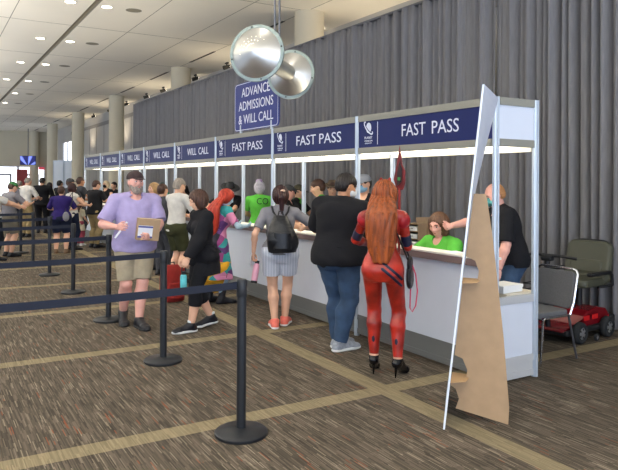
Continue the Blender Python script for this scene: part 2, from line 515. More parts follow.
    def face_details(self, brow):
        for s in (1, -1):
            e = MB(); b = MB()
            M = Matrix.LocRotScale(Vector(self.hp(s*.27, .60, .05)), Matrix(self.Rh.tolist()).to_quaternion(), Vector((1, 1, 1)))
            q = self.q; e.cur = 0
            e.lathe([(.135*q*math.sin(R(a)), -.135*q*math.cos(R(a))) for a in (1, 30, 60, 90, 120, 150, 179)], 12, M)
            e.cur = 1
            e.cyl(self.hp(s*.27, .71, .05), self.hp(s*.27, .742, .05), .068*q, .05*q, 10)
            b.tube([self.hp(s*.12, .79, .21), self.hp(s*.27, .79, .25), self.hp(s*.42, .70, .20)], [.03*q, .04*q, .02*q], 6)
            e.build('eye', [EYEW, IRIS], self.root, True)
            b.build('eyebrow', mat('brow_'+brow, brow, .9), self.root, True)
        pr = [self.hell((0, .775, -.47), (.17, .075, .045), .01), self.hell((0, .77, -.55), (.14, .08, .05), .01)]
        surface('lips', pr, min(self.res, .006), mat('lips', 'a8625a', .5), self.root)
        return self
    # ---- clothing: every garment is a child of the person
    def wear(self, name, prims, m, fold=.0, ffreq=22, res=None, label=None, ridge=None):
        o = surface(name, prims, res or self.res, m, self.root, fold, ffreq, len(self.root.children), ridge)
        if label: o['label'] = label
        return o
    def shirt(self, m, sleeve=.7, hem=-.08, inf=.014, flare=.012, fold=.007, ease=1.2, name='shirt', top=1.0, neck=.05):
        pr = self.torso(hem, top, inf, flare)
        if sleeve:
            for i in (0, 1): pr += self.arm(i, inf*.9, sleeve, ease)
        c, x, y, z = self.frame(1.1)
        pr.append(ell(c+y*.045*self.H, (.045*self.H, neck*self.H, .05*self.H), None, .01, '-'))
        return self.wear(name, pr, m, fold)
    def pants(self, m, frac=1.93, inf=.012, ease=1.05, minr=.05, top=.12, fold=.006, name='trousers'):
        pr = self.torso(-.22, top, inf)
        for i in (0, 1): pr += self.leg(i, inf, frac, ease, minr)
        return self.wear(name, pr, m, fold, 26)
    def shoes(self, m, sole=None, inf=.010, boot=0, name='shoe'):
        for i in (0, 1):
            hip, kn, an, f, heel, lift = self.legs[i]
            pr = self.foot(i, inf)
            up = nrm(kn-an)
            pr.append(cone(an, an+up*(.02+boot), .024*self.H+inf*.7, .026*self.H+inf*.7, .02, cb=True))
            pr.append(half((0, 0, lift*.6+.004), (0, 0, -1)))
            sh = self.wear(name, pr, m)
            if sole is not None:
                h = self.H; A = V(an[0], an[1], 0); u = V(0, 0, 1)
                a = A-f*.022*h+u*(.012+lift+heel); b = A+f*.088*h+u*(.012+lift); t = A+f*.116*h+u*(.014+lift)
                s2 = [cone(a, b, .0225*h+inf, .026*h+inf, .01, flat=((0, 0, 1), .45)), cone(b, t, .026*h+inf, .020*h+inf, .01, flat=((0, 0, 1), .45))]
                so = surface('sole', s2, min(self.res, .007), sole, None); so.parent = sh
    def hair(self, style, m, length=.5, width=1., res=None, thick=1.):
        pr = [self.hell((0, -.14, .27), (.75*thick, .93*thick, .82*thick), .03)]
        if style == 'short':
            pr += [self.hell((0, -.45, -.2), (.62, .52, .6), .04), self.hell((0, 1.0, -.32), (.66, .72, .86), .02, '-'), self.hhalf((0, -.5, -.62), (0, .15, -1)),
                   self.hell((.7, .12, -.3), (.25, .42, .5), .02, '-'), self.hell((-.7, .12, -.3), (.25, .42, .5), .02, '-')]
        elif style == 'receding':
            pr = [self.hell((0, -.14, .22), (.72, .9, .78), .03), self.hell((0, -.45, -.2), (.6, .5, .55), .04), self.hell((0, .75, .35), (.9, .85, 1.2), .02, '-'), self.hhalf((0, -.5, -.55), (0, .15, -1))]
        else:
            pr += [self.hell((0, -.3, -.25), (.80*width, .72, .82), .06), self.hell((0, 1.02, -.36), (.60, .76, .98), .02, '-')]
            if style == 'bob':
                pr.insert(2, self.hcone((-.55, .05, .1), (-.62, .12, -.75), .28, .30, .06)); pr.insert(2, self.hcone((.55, .05, .1), (.62, .12, -.75), .28, .30, .06))
                pr.append(self.hhalf((0, 0, -1.0), (0, -.1, -1)))
            if style in ('long', 'loose'):
                c, x, y, z = self.frame(.9)
                a = self.hp(0, -.55, -.2); b = c-y*(.085*self.H)+V(0, 0, .02); e = b+V(0, -.015, -length)
                q = self.q*width
                xx = self.Rh[:, 0]
                pr = pr[:2]+loft([(a, xx, .78*q, .45*q), (b, x, 1.0*q, .5*q), (b+(e-b)*.55, x, .95*q, .45*q), (e, x, .55*q, .28*q)], .05)+pr[2:]
                if style == 'loose':
                    for s in (1, -1): pr.insert(2, cone(self.hp(s*.6, .1, .2), self.hp(s*.68, .2, -1.5), .22*self.q, .16*self.q, .05))
            if style == 'ponytail':
                a = self.hp(0, -.95, .25); b = self.hp(0, -1.2, -.25); c = self.hp(0, -1.05, -.25)+V(0, 0, -length)
                pr += [cone(a, b, .3*self.q, .34*self.q, .03), cone(b, c, .34*self.q, .12*self.q, .03)]
            if style == 'bun':
                pr += [self.hell((0, -.55, .95), (.36, .36, .34), .03)]
        r = res or min(self.res, .008)
        return self.wear('hair', pr, m, 0, res=r, ridge=(self.hc, .0035, 26))
    def cap(self, m, bill=None, back=False):
        s = -1 if back else 1
        c = self.wear('cap', [self.hell((0, -.1, .36), (.80, .98, .74), .02), self.hhalf((0, 0, .28), (0, .1*s, -1))], m, res=min(self.res, .008))
        b = self.surf_child('cap_brim', [self.hcone((0, .62*s, .34), (0, 1.15*s, .26), .56, .46, .01, flat=(self.Rh[:, 2], .16))], bill or m, c)
        return c
    def surf_child(self, name, pr, m, parent, res=None):
        return surface(name, pr, res or min(self.res, .008), m, parent)
    def hat(self, m, band, brim=1.45, crown=1.1):
        c = self.wear('hat', [self.hcone((0, -.1, .35), (0, -.1, crown), .86, .62, .03), self.hcone((0, .15, crown+.45), (0, -.35, crown+.45), .1, .1, .12, '-')], m, res=min(self.res, .008))
        self.surf_child('hat_brim', [self.hell((0, -.05, .42), (brim, brim*1.08, .10), .01), self.hell((0, -.05, 1.0), (1.25, 1.5, .5), .02, '-')], m, c)
        self.surf_child('hat_band', [self.hcone((0, -.1, .45), (0, -.1, .62), .875, .85, .01, ca=True, cb=True)], band, c)
    def mask(self, m):
        return self.wear('face_mask', [self.hell((0, .30, -.40), (.60, .68, .52), .02), self.hell((0, .82, -.3), (.14, .22, .2), .06), self.hhalf((0, .12, 0), (0, -1, 0)), self.hhalf((0, 0, -.02), (0, -.15, 1))], m, res=min(self.res, .007))
    def beard(self, m, long=1.):
        return self.wear('beard', [self.hell((0, .42, -.78), (.50, .44, .48*long), .03), self.hell((0, .75, -.42), (.26, .16, .12), .03), self.hell((-.46, .15, -.45), (.16, .3, .4), .03), self.hell((.46, .15, -.45), (.16, .3, .4), .03),
                                   self.hell((0, .92, -.52), (.16, .12, .05), .02, '-'), self.hell((0, .75, .1), (.5, .4, .4), .03, '-')], m, res=min(self.res, .007), ridge=(self.hc, .003, 40))
    def glasses(self, m):
        b = MB()
        for s in (1, -1):
            b.tube([self.hp(s*.27+.2*math.cos(2*PI*t/12), .84-.04*abs(math.cos(2*PI*t/12)), .05+.15*math.sin(2*PI*t/12)) for t in range(12)], .02*self.q, 6, True)
            b.tube([self.hp(s*.46, .78, .08), self.hp(s*.70, .1, .08)], .02*self.q, 6)
        b.tube([self.hp(-.07, .86, .07), self.hp(.07, .86, .07)], .02*self.q, 6)
        return b.build('glasses', m, self.root, True)
    def hand_pos(self, i, along=.07):
        """world position of the palm, for things held"""
        S, el, T, d, th, nn, c, sd = self.arms[i]; p = T+d*along+nn*.02
        a = self.root.rotation_euler.z; l = self.root.location
        return Vector((l.x+p[0]*math.cos(a)-p[1]*math.sin(a), l.y+p[0]*math.sin(a)+p[1]*math.cos(a), l.z+p[2]))
    def world(self, p):
        a = self.root.rotation_euler.z; l = self.root.location
        return Vector((l.x+p[0]*math.cos(a)-p[1]*math.sin(a), l.y+p[0]*math.sin(a)+p[1]*math.cos(a), l.z+p[2]))
# ------------------------------------------------------------------ camera
F_PX, W_PX = 642., 618.
cam = bpy.data.cameras.new('camera'); cam.sensor_width = 36; cam.lens = 36*F_PX/W_PX
cam.shift_y = -(235-181)/W_PX; cam.clip_end = 300
co = bpy.data.objects.new('camera', cam); COL.objects.link(co)
co.matrix_world = Matrix.Translation((0, 0, 1.70)) @ Matrix.Rotation(R(-30.95), 4, 'Z') @ Matrix.Rotation(R(90), 4, 'X') @ Matrix.Rotation(R(.3), 4, 'Z')
SC.camera = co
SC.view_settings.view_transform = 'Standard'; SC.view_settings.look = 'None'
SC.view_settings.exposure = -.12; SC.view_settings.gamma = 1; SC.view_settings.use_curve_mapping = False

# ------------------------------------------------------------------ floor
def carpet():
    m = bpy.data.materials.new('carpet'); m.use_nodes = True; nt = m.node_tree; b = nt.nodes['Principled BSDF']
    b.inputs['Roughness'].default_value = .95; b.inputs['Specular IOR Level'].default_value = .15
    N = lambda t: nt.nodes.new('ShaderNode'+t); Lk = nt.links.new
    g = N('NewGeometry'); sp = N('SeparateXYZ'); Lk(g.outputs['Position'], sp.inputs[0])
    def mth(op, a, bb=None, c=None):
        n = N('Math'); n.operation = op
        for i, v in enumerate((a, bb, c)):
            if v is None: continue
            if isinstance(v, (int, float)): n.inputs[i].default_value = v
            else: Lk(v, n.inputs[i])
        return n.outputs[0]
    def wn(x, y=None):
        n = N('TexWhiteNoise'); n.noise_dimensions = '2D'; c = N('CombineXYZ'); Lk(x, c.inputs[0])
        if y is not None: Lk(y, c.inputs[1])
        Lk(c.outputs[0], n.inputs['Vector']); return n.outputs['Value']
    x, y = sp.outputs[0], sp.outputs[1]
    cx = mth('FLOOR', mth('MULTIPLY', x, 1/.007))
    cy = mth('FLOOR', mth('ADD', mth('MULTIPLY', y, 1/.15), mth('MULTIPLY', wn(cx), 7.3)))
    fine = wn(cx, cy)
    bx = mth('FLOOR', mth('MULTIPLY', x, 1/.075)); by = mth('FLOOR', mth('ADD', mth('MULTIPLY', y, 1/.16), mth('MULTIPLY', wn(bx), 5.1)))
    blk = wn(bx, by)
    rmp = N('ValToRGB'); Lk(fine, rmp.inputs['Fac']); e = rmp.color_ramp
    RAMP = ((0, '3e3830'), (.3, '4d463c'), (.6, '574e44'), (.88, '655b4f'), (1, '807666'))
    for p, c in RAMP:
        if 0 < p < 1: e.elements.new(p)
    for q, (p, c) in zip(e.elements, RAMP): q.color = lin(c)
    # blocks: some brighter, few rust coloured
    sel = mth('GREATER_THAN', blk, .93); dark = mth('LESS_THAN', blk, .25)
    fac = mth('ADD', 1.0, mth('SUBTRACT', mth('MULTIPLY', sel, .26), mth('MULTIPLY', dark, .10)))
    mul = N('VectorMath'); mul.operation = 'SCALE'; Lk(rmp.outputs['Color'], mul.inputs[0]); Lk(fac, mul.inputs['Scale'])
    rust = mth('MULTIPLY', mth('GREATER_THAN', wn(cy, cx), .97), mth('GREATER_THAN', mth('FRACT', mth('MULTIPLY', blk, 7.7)), .5))
    mx = N('Mix'); mx.data_type = 'RGBA'; Lk(mth('MULTIPLY', rust, .6), mx.inputs['Factor']); Lk(mul.outputs[0], mx.inputs['A']); mx.inputs['B'].default_value = lin('8a4a2c')
    # tan border stripes
    s1 = mth('LESS_THAN', mth('ABSOLUTE', mth('SUBTRACT', x, 3.225)), .088)
    s2 = mth('LESS_THAN', mth('ABSOLUTE', mth('SUBTRACT', mth('FRACT', mth('MULTIPLY', mth('SUBTRACT', y, 4.18-1.14), 1/2.28)), .5)), .088/2.28)
    st = mth('MAXIMUM', s1, s2)
    tr = N('ValToRGB'); Lk(fine, tr.inputs['Fac']); tr.color_ramp.elements[0].color = lin('776c54'); tr.color_ramp.elements[1].color = lin('918468')
    m2 = N('Mix'); m2.data_type = 'RGBA'; Lk(mth('MULTIPLY', st, .85), m2.inputs['Factor']); Lk(mx.outputs['Result'], m2.inputs['A']); Lk(tr.outputs['Color'], m2.inputs['B'])
    Lk(m2.outputs['Result'], b.inputs['Base Color'])
    bp = N('Bump'); bp.inputs['Strength'].default_value = .35; bp.inputs['Distance'].default_value = .004
    Lk(fine, bp.inputs['Height']); Lk(bp.outputs['Normal'], b.inputs['Normal'])
    return m
MB().box(-3.5, 9.4, -2.5, 59.5, -.2, 0).build('floor', carpet())['kind'] = 'structure'

# ------------------------------------------------------------------ ceiling: big painted panels with fine seams, one dark slot
CH = 5.80
seam_y = [13.3+4.57*k for k in range(-5, 11)]
m_ceil = mat('ceiling_paint', 'f0e9da', .9, 0, .35, .03); m_slot = mat('slot_dark', '4a463e', .9); m_seam = mat('seam_dark', '8a8474', .9)
c = MB()
SX = 3.41
c.box(-30, SX-.07, -14, 59.5, CH, CH+.05); c.box(SX+.07, 9.4, -14, 59.5, CH, CH+.05)
ce = c.build('ceiling', m_ceil); ce['kind'] = 'structure'
s = MB(); s.box(SX-.075, SX+.075, -14, 59.5, CH+.04, CH+.06)
s.box(SX-.075, SX-.065, -14, 59.5, CH+.001, CH+.11); s.box(SX+.065, SX+.075, -14, 59.5, CH+.001, CH+.11)
s.build('trim_1', mat('slot_grey', '8a8272', .9))['kind'] = 'structure'
s = MB()
for x in (-4.3, -2.75, -1.2, .3, 1.85, 4.82, 6.5, 7.9): s.box(x-.008, x+.008, -14, 59.5, CH-.003, CH+.01)
for y in seam_y: s.box(-30, SX-.07, y-.010, y+.010, CH-.003, CH+.01); s.box(SX+.07, 7.9, y-.010, y+.010, CH-.003, CH+.01)
s.build('trim_2', m_seam)['kind'] = 'structure'
s = MB()
for y in seam_y[1:]: s.box(7.86, 7.95, y+2.28-1.1, y+2.28+1.1, CH-.004, CH+.01)
s.build('trim_3', m_slot)['kind'] = 'structure'

m_lampw = emat('lamp_glow', 'fff1d8', 14); m_trim = mat('lamp_trim', 'd8d2c4', .5)
nth = ['first', 'second', 'third', 'fourth', 'fifth', 'sixth', 'seventh', 'eighth', 'ninth', 'tenth', 'eleventh', 'twelfth']
proto = None
LIGHT_Y = [15.5+4.45*k for k in range(0, 10)]
for side, x in (('left', 2.87), ('right', 3.69)):
    for k, y in enumerate(LIGHT_Y):
        if proto is None:
            proto = empty('ceiling_light', (x, y, CH))
            MB().lathe([(.118, .002), (.15, -.004), (.15, -.010), (.118, -.012)], 24, None, True).build('trim_ring', m_trim, proto, True)
            MB().lathe([(.001, -.010), (.118, -.011), (.118, .0), (.001, .0)], 24).build('lamp_lens', m_lampw, proto, True)
            o = proto
        else:
            o = copy_tree(proto); o.location = (x, y, CH)
        tag(o, '%s recessed ceiling downlight from the front in the row %s of the dark slot' % (nth[k], side+' side'), 'ceiling light', 'recessed ceiling downlights')
proto = None
for k, y in enumerate([15.5+4.45*k for k in range(0, 6)]):
    if proto is None:
        proto = o = empty('ceiling_vent', (4.33, y, CH))
        MB().lathe([(.001, -.006), (.17, -.006), (.19, -.001), (.19, .004), (.001, .004)], 24).build('grille', mat('vent_grey', '8d8674', .8), proto, True)
    else: o = copy_tree(proto); o.location = (4.33, y, CH)
    tag(o, '%s round grey grille in the ceiling from the front, right of the downlights' % nth[k], 'ceiling grille', 'round ceiling grilles')

# lamps: the hall's own downlights, the same rows repeated over the whole hall
for x in (-8.4, -2.6, 3.28):
    for y in (-9, -4, 1.5, 6.5, 11.5, 18, 26, 36, 48):
        L = bpy.data.lights.new('downlight', 'SPOT'); L.energy = 70; L.spot_size = R(140); L.spot_blend = 1; L.color = (1, .94, .85); L.shadow_soft_size = .25
        o = bpy.data.objects.new('downlight', L); COL.objects.link(o); o.location = (x, y, CH-.05)

# ceiling fill: unseen upward spots, added only to brighten the ceiling
for x, ys_, en in ((-2.8, (-2, 4, 10, 16, 23, 31, 41), 2100), (4.0, (-5, ), 2400)):
    for y in ys_:
        L = bpy.data.lights.new('ceiling_fill', 'SPOT'); L.energy = en; L.spot_size = R(165); L.spot_blend = 1; L.color = (1, .96, .88); L.shadow_soft_size = .5
        o = bpy.data.objects.new('ceiling_fill', L); COL.objects.link(o); o.location = (x, y, 2.2); o.rotation_euler = (R(180), 0, 0)

# ------------------------------------------------------------------ walls and columns
m_wall = mat('wall_paint', 'cfc5ac', .9, 0, .6, .03); m_panelwall = mat('wall_grey', 'b7b3ac', .9, 0, .8, .04)
m_glass = emat('window_daylight', 'f4f8ff', 2.2); m_frame = mat('window_frame', 'b9bcc0', .5); m_darkf = mat('dark_frame', '7c828a', .5)
w = MB(); Y = 59.5
w.box(-30, 9.6, Y, Y+.3, 2.85, CH+.1); w.box(-30, 9.6, Y, Y+.3, -.2, .25)
w.box(-8.3, -7.5, Y, Y+.3, .25, 2.85); w.box(9, 9.6, Y, Y+.3, .25, 2.85)
w.build('wall_back', m_wall)['kind'] = 'structure'
xs = [-20, -16, -12, -8.3]; xs2 = [-7.5, -3.5, .5, 3.2, 6.85, 9]
def window(i, a, b, door):
    o = empty('window_%d' % i, (a, Y, .25)); o['kind'] = 'structure'
    MB().box(0, b-a, .10, .14, 0, 2.6).build('pane', m_glass, o)
    f = MB()
    for x in (0, b-a-.08): f.box(x, x+.08, 0, .2, 0, 2.6)
    for z in (0, 2.52): f.box(.08, b-a-.08, 0, .2, z, z+.08)
    f.build('window_frame', m_frame, o)
    d = MB(); n = 2
    for k in range(n):
        u = .5+(b-a-1)*k/n; v = u+(b-a-1)/n
        d.box(u, u+.13, -.02, .16, .02, 1.9); d.box(v-.13, v, -.02, .16, .02, 1.9); d.box(u, v, -.02, .16, 1.78, 1.92)
    d.build('door_frame', m_darkf, o)
k = 1
for q in (xs, xs2):
    for a, b in zip(q, q[1:]): window(k, a, b, True); k += 1
w = MB(); X = 9.4
w.box(X, X+.2, -14, 50, 0, CH+.05); w.box(X, X+.2, 50, 53.5, 0, 3.0); w.box(X, X+.2, 50, 53.5, 4.6, CH+.05); w.box(X, X+.2, 53.5, 59.5, 0, CH+.05)
w.build('wall_right', m_panelwall)['kind'] = 'structure'
o = empty('window_9', (X, 50, 3.0)); o['kind'] = 'structure'
MB().box(.1, .14, 0, 3.5, 0, 1.6).build('pane', m_glass, o)
f = MB()
for y in (0, 1.7, 3.4): f.box(0, .16, y, y+.1, 0, 1.6)
f.build('window_frame', m_frame, o)
# seams of the grey wall panels
s = MB()
for y in range(20, 50, 2): s.box(X-.012, X, y-.03, y+.03, 0, CH-.6)
s.box(X-.05, X, -14, 50, CH-.75, CH-.55)
s.build('trim_4', mat('wall_seam', '8e8a84', .8))['kind'] = 'structure'

m_col = mat('column_paint', 'd3c8ae', .85, 0, 1.2, .03)
for k in range(6):
    y = 13.45+9.14*k
    p = MB().lathe([(.36, .0), (.36, CH+.02)], 40)
    p.build('pillar' if k == 0 else 'pillar.%03d' % k, m_col, None, True).location = (8.05, y, 0)
    o = bpy.data.objects['pillar' if k == 0 else 'pillar.%03d' % k]; o['kind'] = 'structure'
# small track spotlights along the grey wall
proto = None
for k, y in enumerate((10.2, 14.6, 19.0, 20.6, 23.6, 27.5, 30.0, 33.5, 37, 41, 45)):
    if proto is None:
        proto = o = empty('track_spotlight', (9.0, y, CH))
        MB().box(-.03, .03, -.1, .1, -.05, 0).build('mounting_block', m_slot, proto)
        MB().cyl((0, 0, -.05), (0, 0, -.12), .02).cyl((-.12, 0, -.20), (.1, 0, -.12), .075, .06).build('lamp_can', m_slot, proto, True)
        MB().cyl((.1, 0, -.12), (.105, 0, -.118), .055).build('lamp_lens', m_lampw, proto)
    else: o = copy_tree(proto); o.location = (9.0, y, CH)
    tag(o, '%s small dark track spotlight from the front above the grey wall' % (nth+['thirteenth'])[k], 'spotlight', 'track spotlights')
for y in (6, 12, 19, 27, 35, 43):  # upward spots added to brighten the ceiling strip, separate from the track fixtures
    L = bpy.data.lights.new('ceiling_strip_fill', 'SPOT'); L.energy = 130; L.spot_size = R(150); L.spot_blend = 1; L.color = (1, .85, .62); L.shadow_soft_size = .3
    o = bpy.data.objects.new('ceiling_strip_fill', L); COL.objects.link(o); o.location = (8.75, y, 3.6); o.rotation_euler = (R(180), 0, 0)

# ------------------------------------------------------------------ grey drape
m_drape = mat('drape_cloth', '7c7a7b', .92, 0, 40, .08, .2, 260, .2, (1, 1, .12))
m_pipe = mat('drape_pipe', '6f7075', .4, .8)
dr = empty('stage_curtain', (6.9, 0, 0))
tag(dr, 'long pleated grey drape wall hanging behind the row of ticket booths', 'curtain')
DH = 4.6
def drape(y0, y1, seed):
    rnd = random.Random(seed); n = int((y1-y0)/.011); nz = 16
    fr = [(rnd.uniform(.085, .10), rnd.uniform(36, 44), rnd.uniform(0, 6)), (rnd.uniform(.034, .044), rnd.uniform(17, 23), rnd.uniform(0, 6)), (rnd.uniform(.03, .04), rnd.uniform(6, 9), rnd.uniform(0, 6)), (.009, rnd.uniform(70, 85), rnd.uniform(0, 6))]
    vs = []; fs = []
    for j in range(nz+1):
        t = j/nz; z = .015+(DH-.03)*t
        for i in range(n+1):
            y = y0+(y1-y0)*i/n
            d = 0
            for q, (a, f, p) in enumerate(fr):
                am = .62+.38*math.sin(1.3*y+2*p)*math.sin(.7*y+p); wob = 2.3*math.sin(1.7*y+p)+1.3*math.sin(4.1*y+2*p)+.5*math.sin(.8*z+p*2+.9*y)*(1-t)
                s = math.sin(f*y+p+wob+.8*math.sin(.37*f*y+2*p))
                if q == 0: s = 1-2*abs(math.sin(.5*(f*y+p+wob+.8*math.sin(.37*f*y+2*p))))**.85

                k = (1-.25*t) if q == 0 else (.6+.5*t if q in (1, 3) else 1-.4*t)
                d += a*am*k*s
            vs.append((d, y, z))
    for j in range(nz):
        for i in range(n): a = j*(n+1)+i; fs.append((a, a+1, a+n+2, a+n+1))
    b = MB(); b.add(vs, fs); o = b.build('drape_panel', m_drape, dr, False, fix=False)
    o.data.polygons.foreach_set('use_smooth', [True]*len(o.data.polygons))
    md = o.modifiers.new('thickness', 'SOLIDIFY'); md.thickness = .006
ys = [-2.5, .6, 3.55, 6.4, 9.4, 12.4, 15.4, 18.4, 21.4, 24.4]
for i in range(len(ys)-1): drape(ys[i]+.004, ys[i+1]-.004, 11+i)
MB().tube([(0, -2.5, DH), (0, 24.4, DH)], .03, 10).build('pipe', m_pipe, dr, True)
b = MB()
for y in ys: b.cyl((.16, y, 0), (.16, y, DH-.05), .025).cyl((.16, y, DH-.05), (0, y, DH), .02)
b.build('upright', m_pipe, dr, True)

# ------------------------------------------------------------------ ticket booths
m_alu = mat('booth_aluminium', 'b9c2cc', .35, .35); m_alud = mat('rail_grey', '8b897e', .5, .1)
m_white = mat('booth_white_panel', 'cfd4de', .5, 0, 3, .02); m_blue = mat('sign_blue', '152058', .5, 0, 2, .04, spec=.2)
m_letter = mat('sign_letter', 'dfe2ee', .5); m_kick = mat('kick_grey', '6f706e', .5, .1)
m_count = mat('counter_white', 'ebe6da', .45); m_edge = mat('counter_edge', '75625f', .5); m_strip = emat('strip_light', 'fff6e0', 5.0)
m_desk = mat('desk_beige', 'd5cbb6', .5); m_int = mat('booth_inner', 'c9c6c0', .6)
BX, BD, BW, Y0 = 4.11, .49, 2.0, 3.81
HT = 2.415
def post(M, x, y, h=HT):
    """eight-sided aluminium upright with grooves"""
    r = .031; n = 16; pts = []
    for i in range(n):
        t = 2*PI*i/n; rr = r*(1 if i % 2 else .84)
        pts.append((rr*math.cos(t), rr*math.sin(t)))
    M.prism(pts, (x, y, h/2), (1, 0, 0), (0, 1, 0), (0, 0, 1), h)
def emblem(root, yo, zc, small):
    """white planet with a swooping ring over a small caption"""
    e = MB(); M = Matrix(((0, 0, -1, 0), (-1, 0, 0, 0), (0, 1, 0, 0), (0, 0, 0, 1)))
    def P(u, v): return (-.0095, yo-u, zc+v)
    n = 28; tl = R(-42)
    def rot(u, v): return (u*math.cos(tl)-v*math.sin(tl), u*math.sin(tl)+v*math.cos(tl))
    e.add([P(.046*math.cos(2*PI*i/n)+.004, .05+.056*math.sin(2*PI*i/n)) for i in range(n)], [tuple(range(n))])
    def ring(a0, b0, a1, b1, t0, t1, off):
        vs = []; fs = []; m = 36
        for i in range(m+1):
            t = R(t0+(t1-t0)*i/m)
            for a, b in ((a0, b0), (a1, b1)):
                u, v = rot(a*math.cos(t), b*math.sin(t)); q = P(u, v+.048); vs.append((q[0]-off, q[1], q[2]))
        for i in range(m): fs.append((2*i, 2*i+2, 2*i+3, 2*i+1))
        return vs, fs
    e.add(*ring(.104, .040, .086, .024, -212, 32, .001))
    e.cur = 1; e.add(*ring(.086, .024, .070, .014, -190, 10, .0012)); e.cur = 0
    o = e.build('emblem', [m_letter, m_blue], root)
    md = o.modifiers.new('t', 'SOLIDIFY'); md.thickness = .001
    MM = lambda z: Matrix(((0, 0, -1, -.009), (-1, 0, 0, yo), (0, 1, 0, z), (0, 0, 0, 1)))
    text_mesh('emblem_caption', 'PLANET', .04, m_letter, root, MM(zc-.055), .001, .14, .026)
    text_mesh('emblem_caption', 'COMICON', .03, m_letter, root, MM(zc-.09), .001, .14, .018)
    text_mesh('emblem_caption', 'KANSAS CITY', .02, m_letter, root, MM(zc-.115), .001, .12, .012)
place = ['rightmost', 'second from the right', 'third from the right', 'fourth from the right', 'fifth from the right', 'third from the left', 'second from the left', 'leftmost']
def booth(i):
    y0 = Y0+BW*i; y1 = y0+BW
    word = 'FAST PASS' if i < 3 else 'WILL CALL'
    t = empty('ticket_booth', (BX, y0, 0))
    tag(t, '%s white ticket booth in the row, under a blue %s sign' % (place[i], word), 'ticket booth', 'white ticket booths')
    e = .032
    p = MB(); post(p, 0, 0); p.build('front_post', m_alu, t)
    p = MB(); post(p, BD, 0); p.build('back_post', m_alu, t)
    if i == 7:
        p = MB(); post(p, 0, BW); p.build('front_post', m_alu, t)
        p = MB(); post(p, BD, BW); p.build('back_post', m_alu, t)
    # header
    for zz, nm in ((HT-.065, 'top_rail'), (2.00, 'bottom_rail')):
        r = MB(); r.box(-.018, .018, e, BW-e, zz, zz+.065); r.box(-.021, -.017, e, BW-e, zz+.026, zz+.038); r.box(BD-.018, BD+.018, e, BW-e, zz, zz+.065) if zz > 2.1 else None
        if i == 0: r.box(e, BD-e, -.018, .018, zz, zz+.065)
        if i == 7: r.box(e, BD-e, BW-.018, BW+.018, zz, zz+.065)
        r.build(nm, m_alud, t)
    sg = MB().box(-.008, .004, e, BW-e, 2.065, HT-.065).build('sign_panel', m_blue, t)
    MM = Matrix(((0, 0, -1, -.009), (-1, 0, 0, .73), (0, 1, 0, 2.212), (0, 0, 0, 1)))
    for k, w_ in enumerate(word.split()):
        cy = ((1.05, .606) if i == 0 else (1.11, .555))[k]
        MM = Matrix(((0, 0, -1, -.009), (-1, 0, 0, cy), (0, 1, 0, 2.212), (0, 0, 0, 1)))
        text_mesh('lettering', w_, .16, m_letter, sg, MM, .001, .355 if i == 0 else .475 if i < 3 else .45, .122)
    emblem(sg, BW-.21, 2.225, True)
    MB().box(-.010, -.007, BW-.375, BW-.368, 2.09, 2.33).build('divider_line', m_letter, sg)
    MB().box(BD-.006, BD+.006, e, BW-e, 2.065, HT-.065).build('rear_panel', m_int, t)
    if i == 0: MB().box(e, BD-e, -.006, .006, 2.065, HT-.065).build('end_sign_panel', m_white, t)
    MB().box(BD-.018, BD+.018, e, BW-e, 1.968, 2.065).build('rear_rail', m_count, t)  # white instead of rail grey: light from the strip is put into the colour
    # light trough under the header
    MB().box(.03, BD-.03, .04, BW-.04, 2.012, 2.03).build('light_strip', m_strip, t)
    # front panel, kick rails, counter
    MB().box(-.006, .006, e, BW-e, .23, 1.0).build('front_panel', m_white, t)
    k = MB(); k.box(-.016, .016, e, BW-e, .03, .085); k.box(-.008, .008, e, BW-e, .085, .19); k.box(-.016, .016, e, BW-e, .18, .235); k.box(-.019, -.015, e, BW-e, .05, .06)
    k.build('kick_rail', m_kick, t)
    MB().box(-.05, .16 if i else .10, e if i else .06, BW-e, .99, 1.035).box(-.061, -.048, e if i else .04, BW-e, .975, 1.035).build('counter_edge', m_edge, t)
    MB().box(-.062, .17 if i else .12, e if i else .04, BW-e, 1.036, 1.055).build('countertop', m_count, t, bevel=.004)
    MB().box(.17, BD+.06, .03, BW-.03, .70, .735).build('desk', m_desk, t, bevel=.003)
    if i == 0:
        MB().box(e, BD-e, -.006, .006, .2, .68).build('end_panel', m_white, t)
        r = MB(); r.box(e, BD-e, -.018, .018, .66, .725); r.build('end_rail', mat('end_rail_grey_lit', 'b9babb', .45, .1), t)  # end rails paler than the front kick: stronger light here is in the colour
        r = MB(); r.box(e, BD-e, -.018, .018, .02, .075); r.box(e, BD-e, -.010, .010, .075, .15); r.box(e, BD-e, -.016, .016, .15, .205)
        r.build('end_kick_rail', mat('end_rail_grey_lit', 'b9babb', .45, .1), t)
    
    for q in (.1, BW-.1): MB().cyl((BD-.06, q, 0), (BD-.06, q, .70), .02).build('desk_leg', m_alu, t)
    return t
for i in range(8): booth(i)

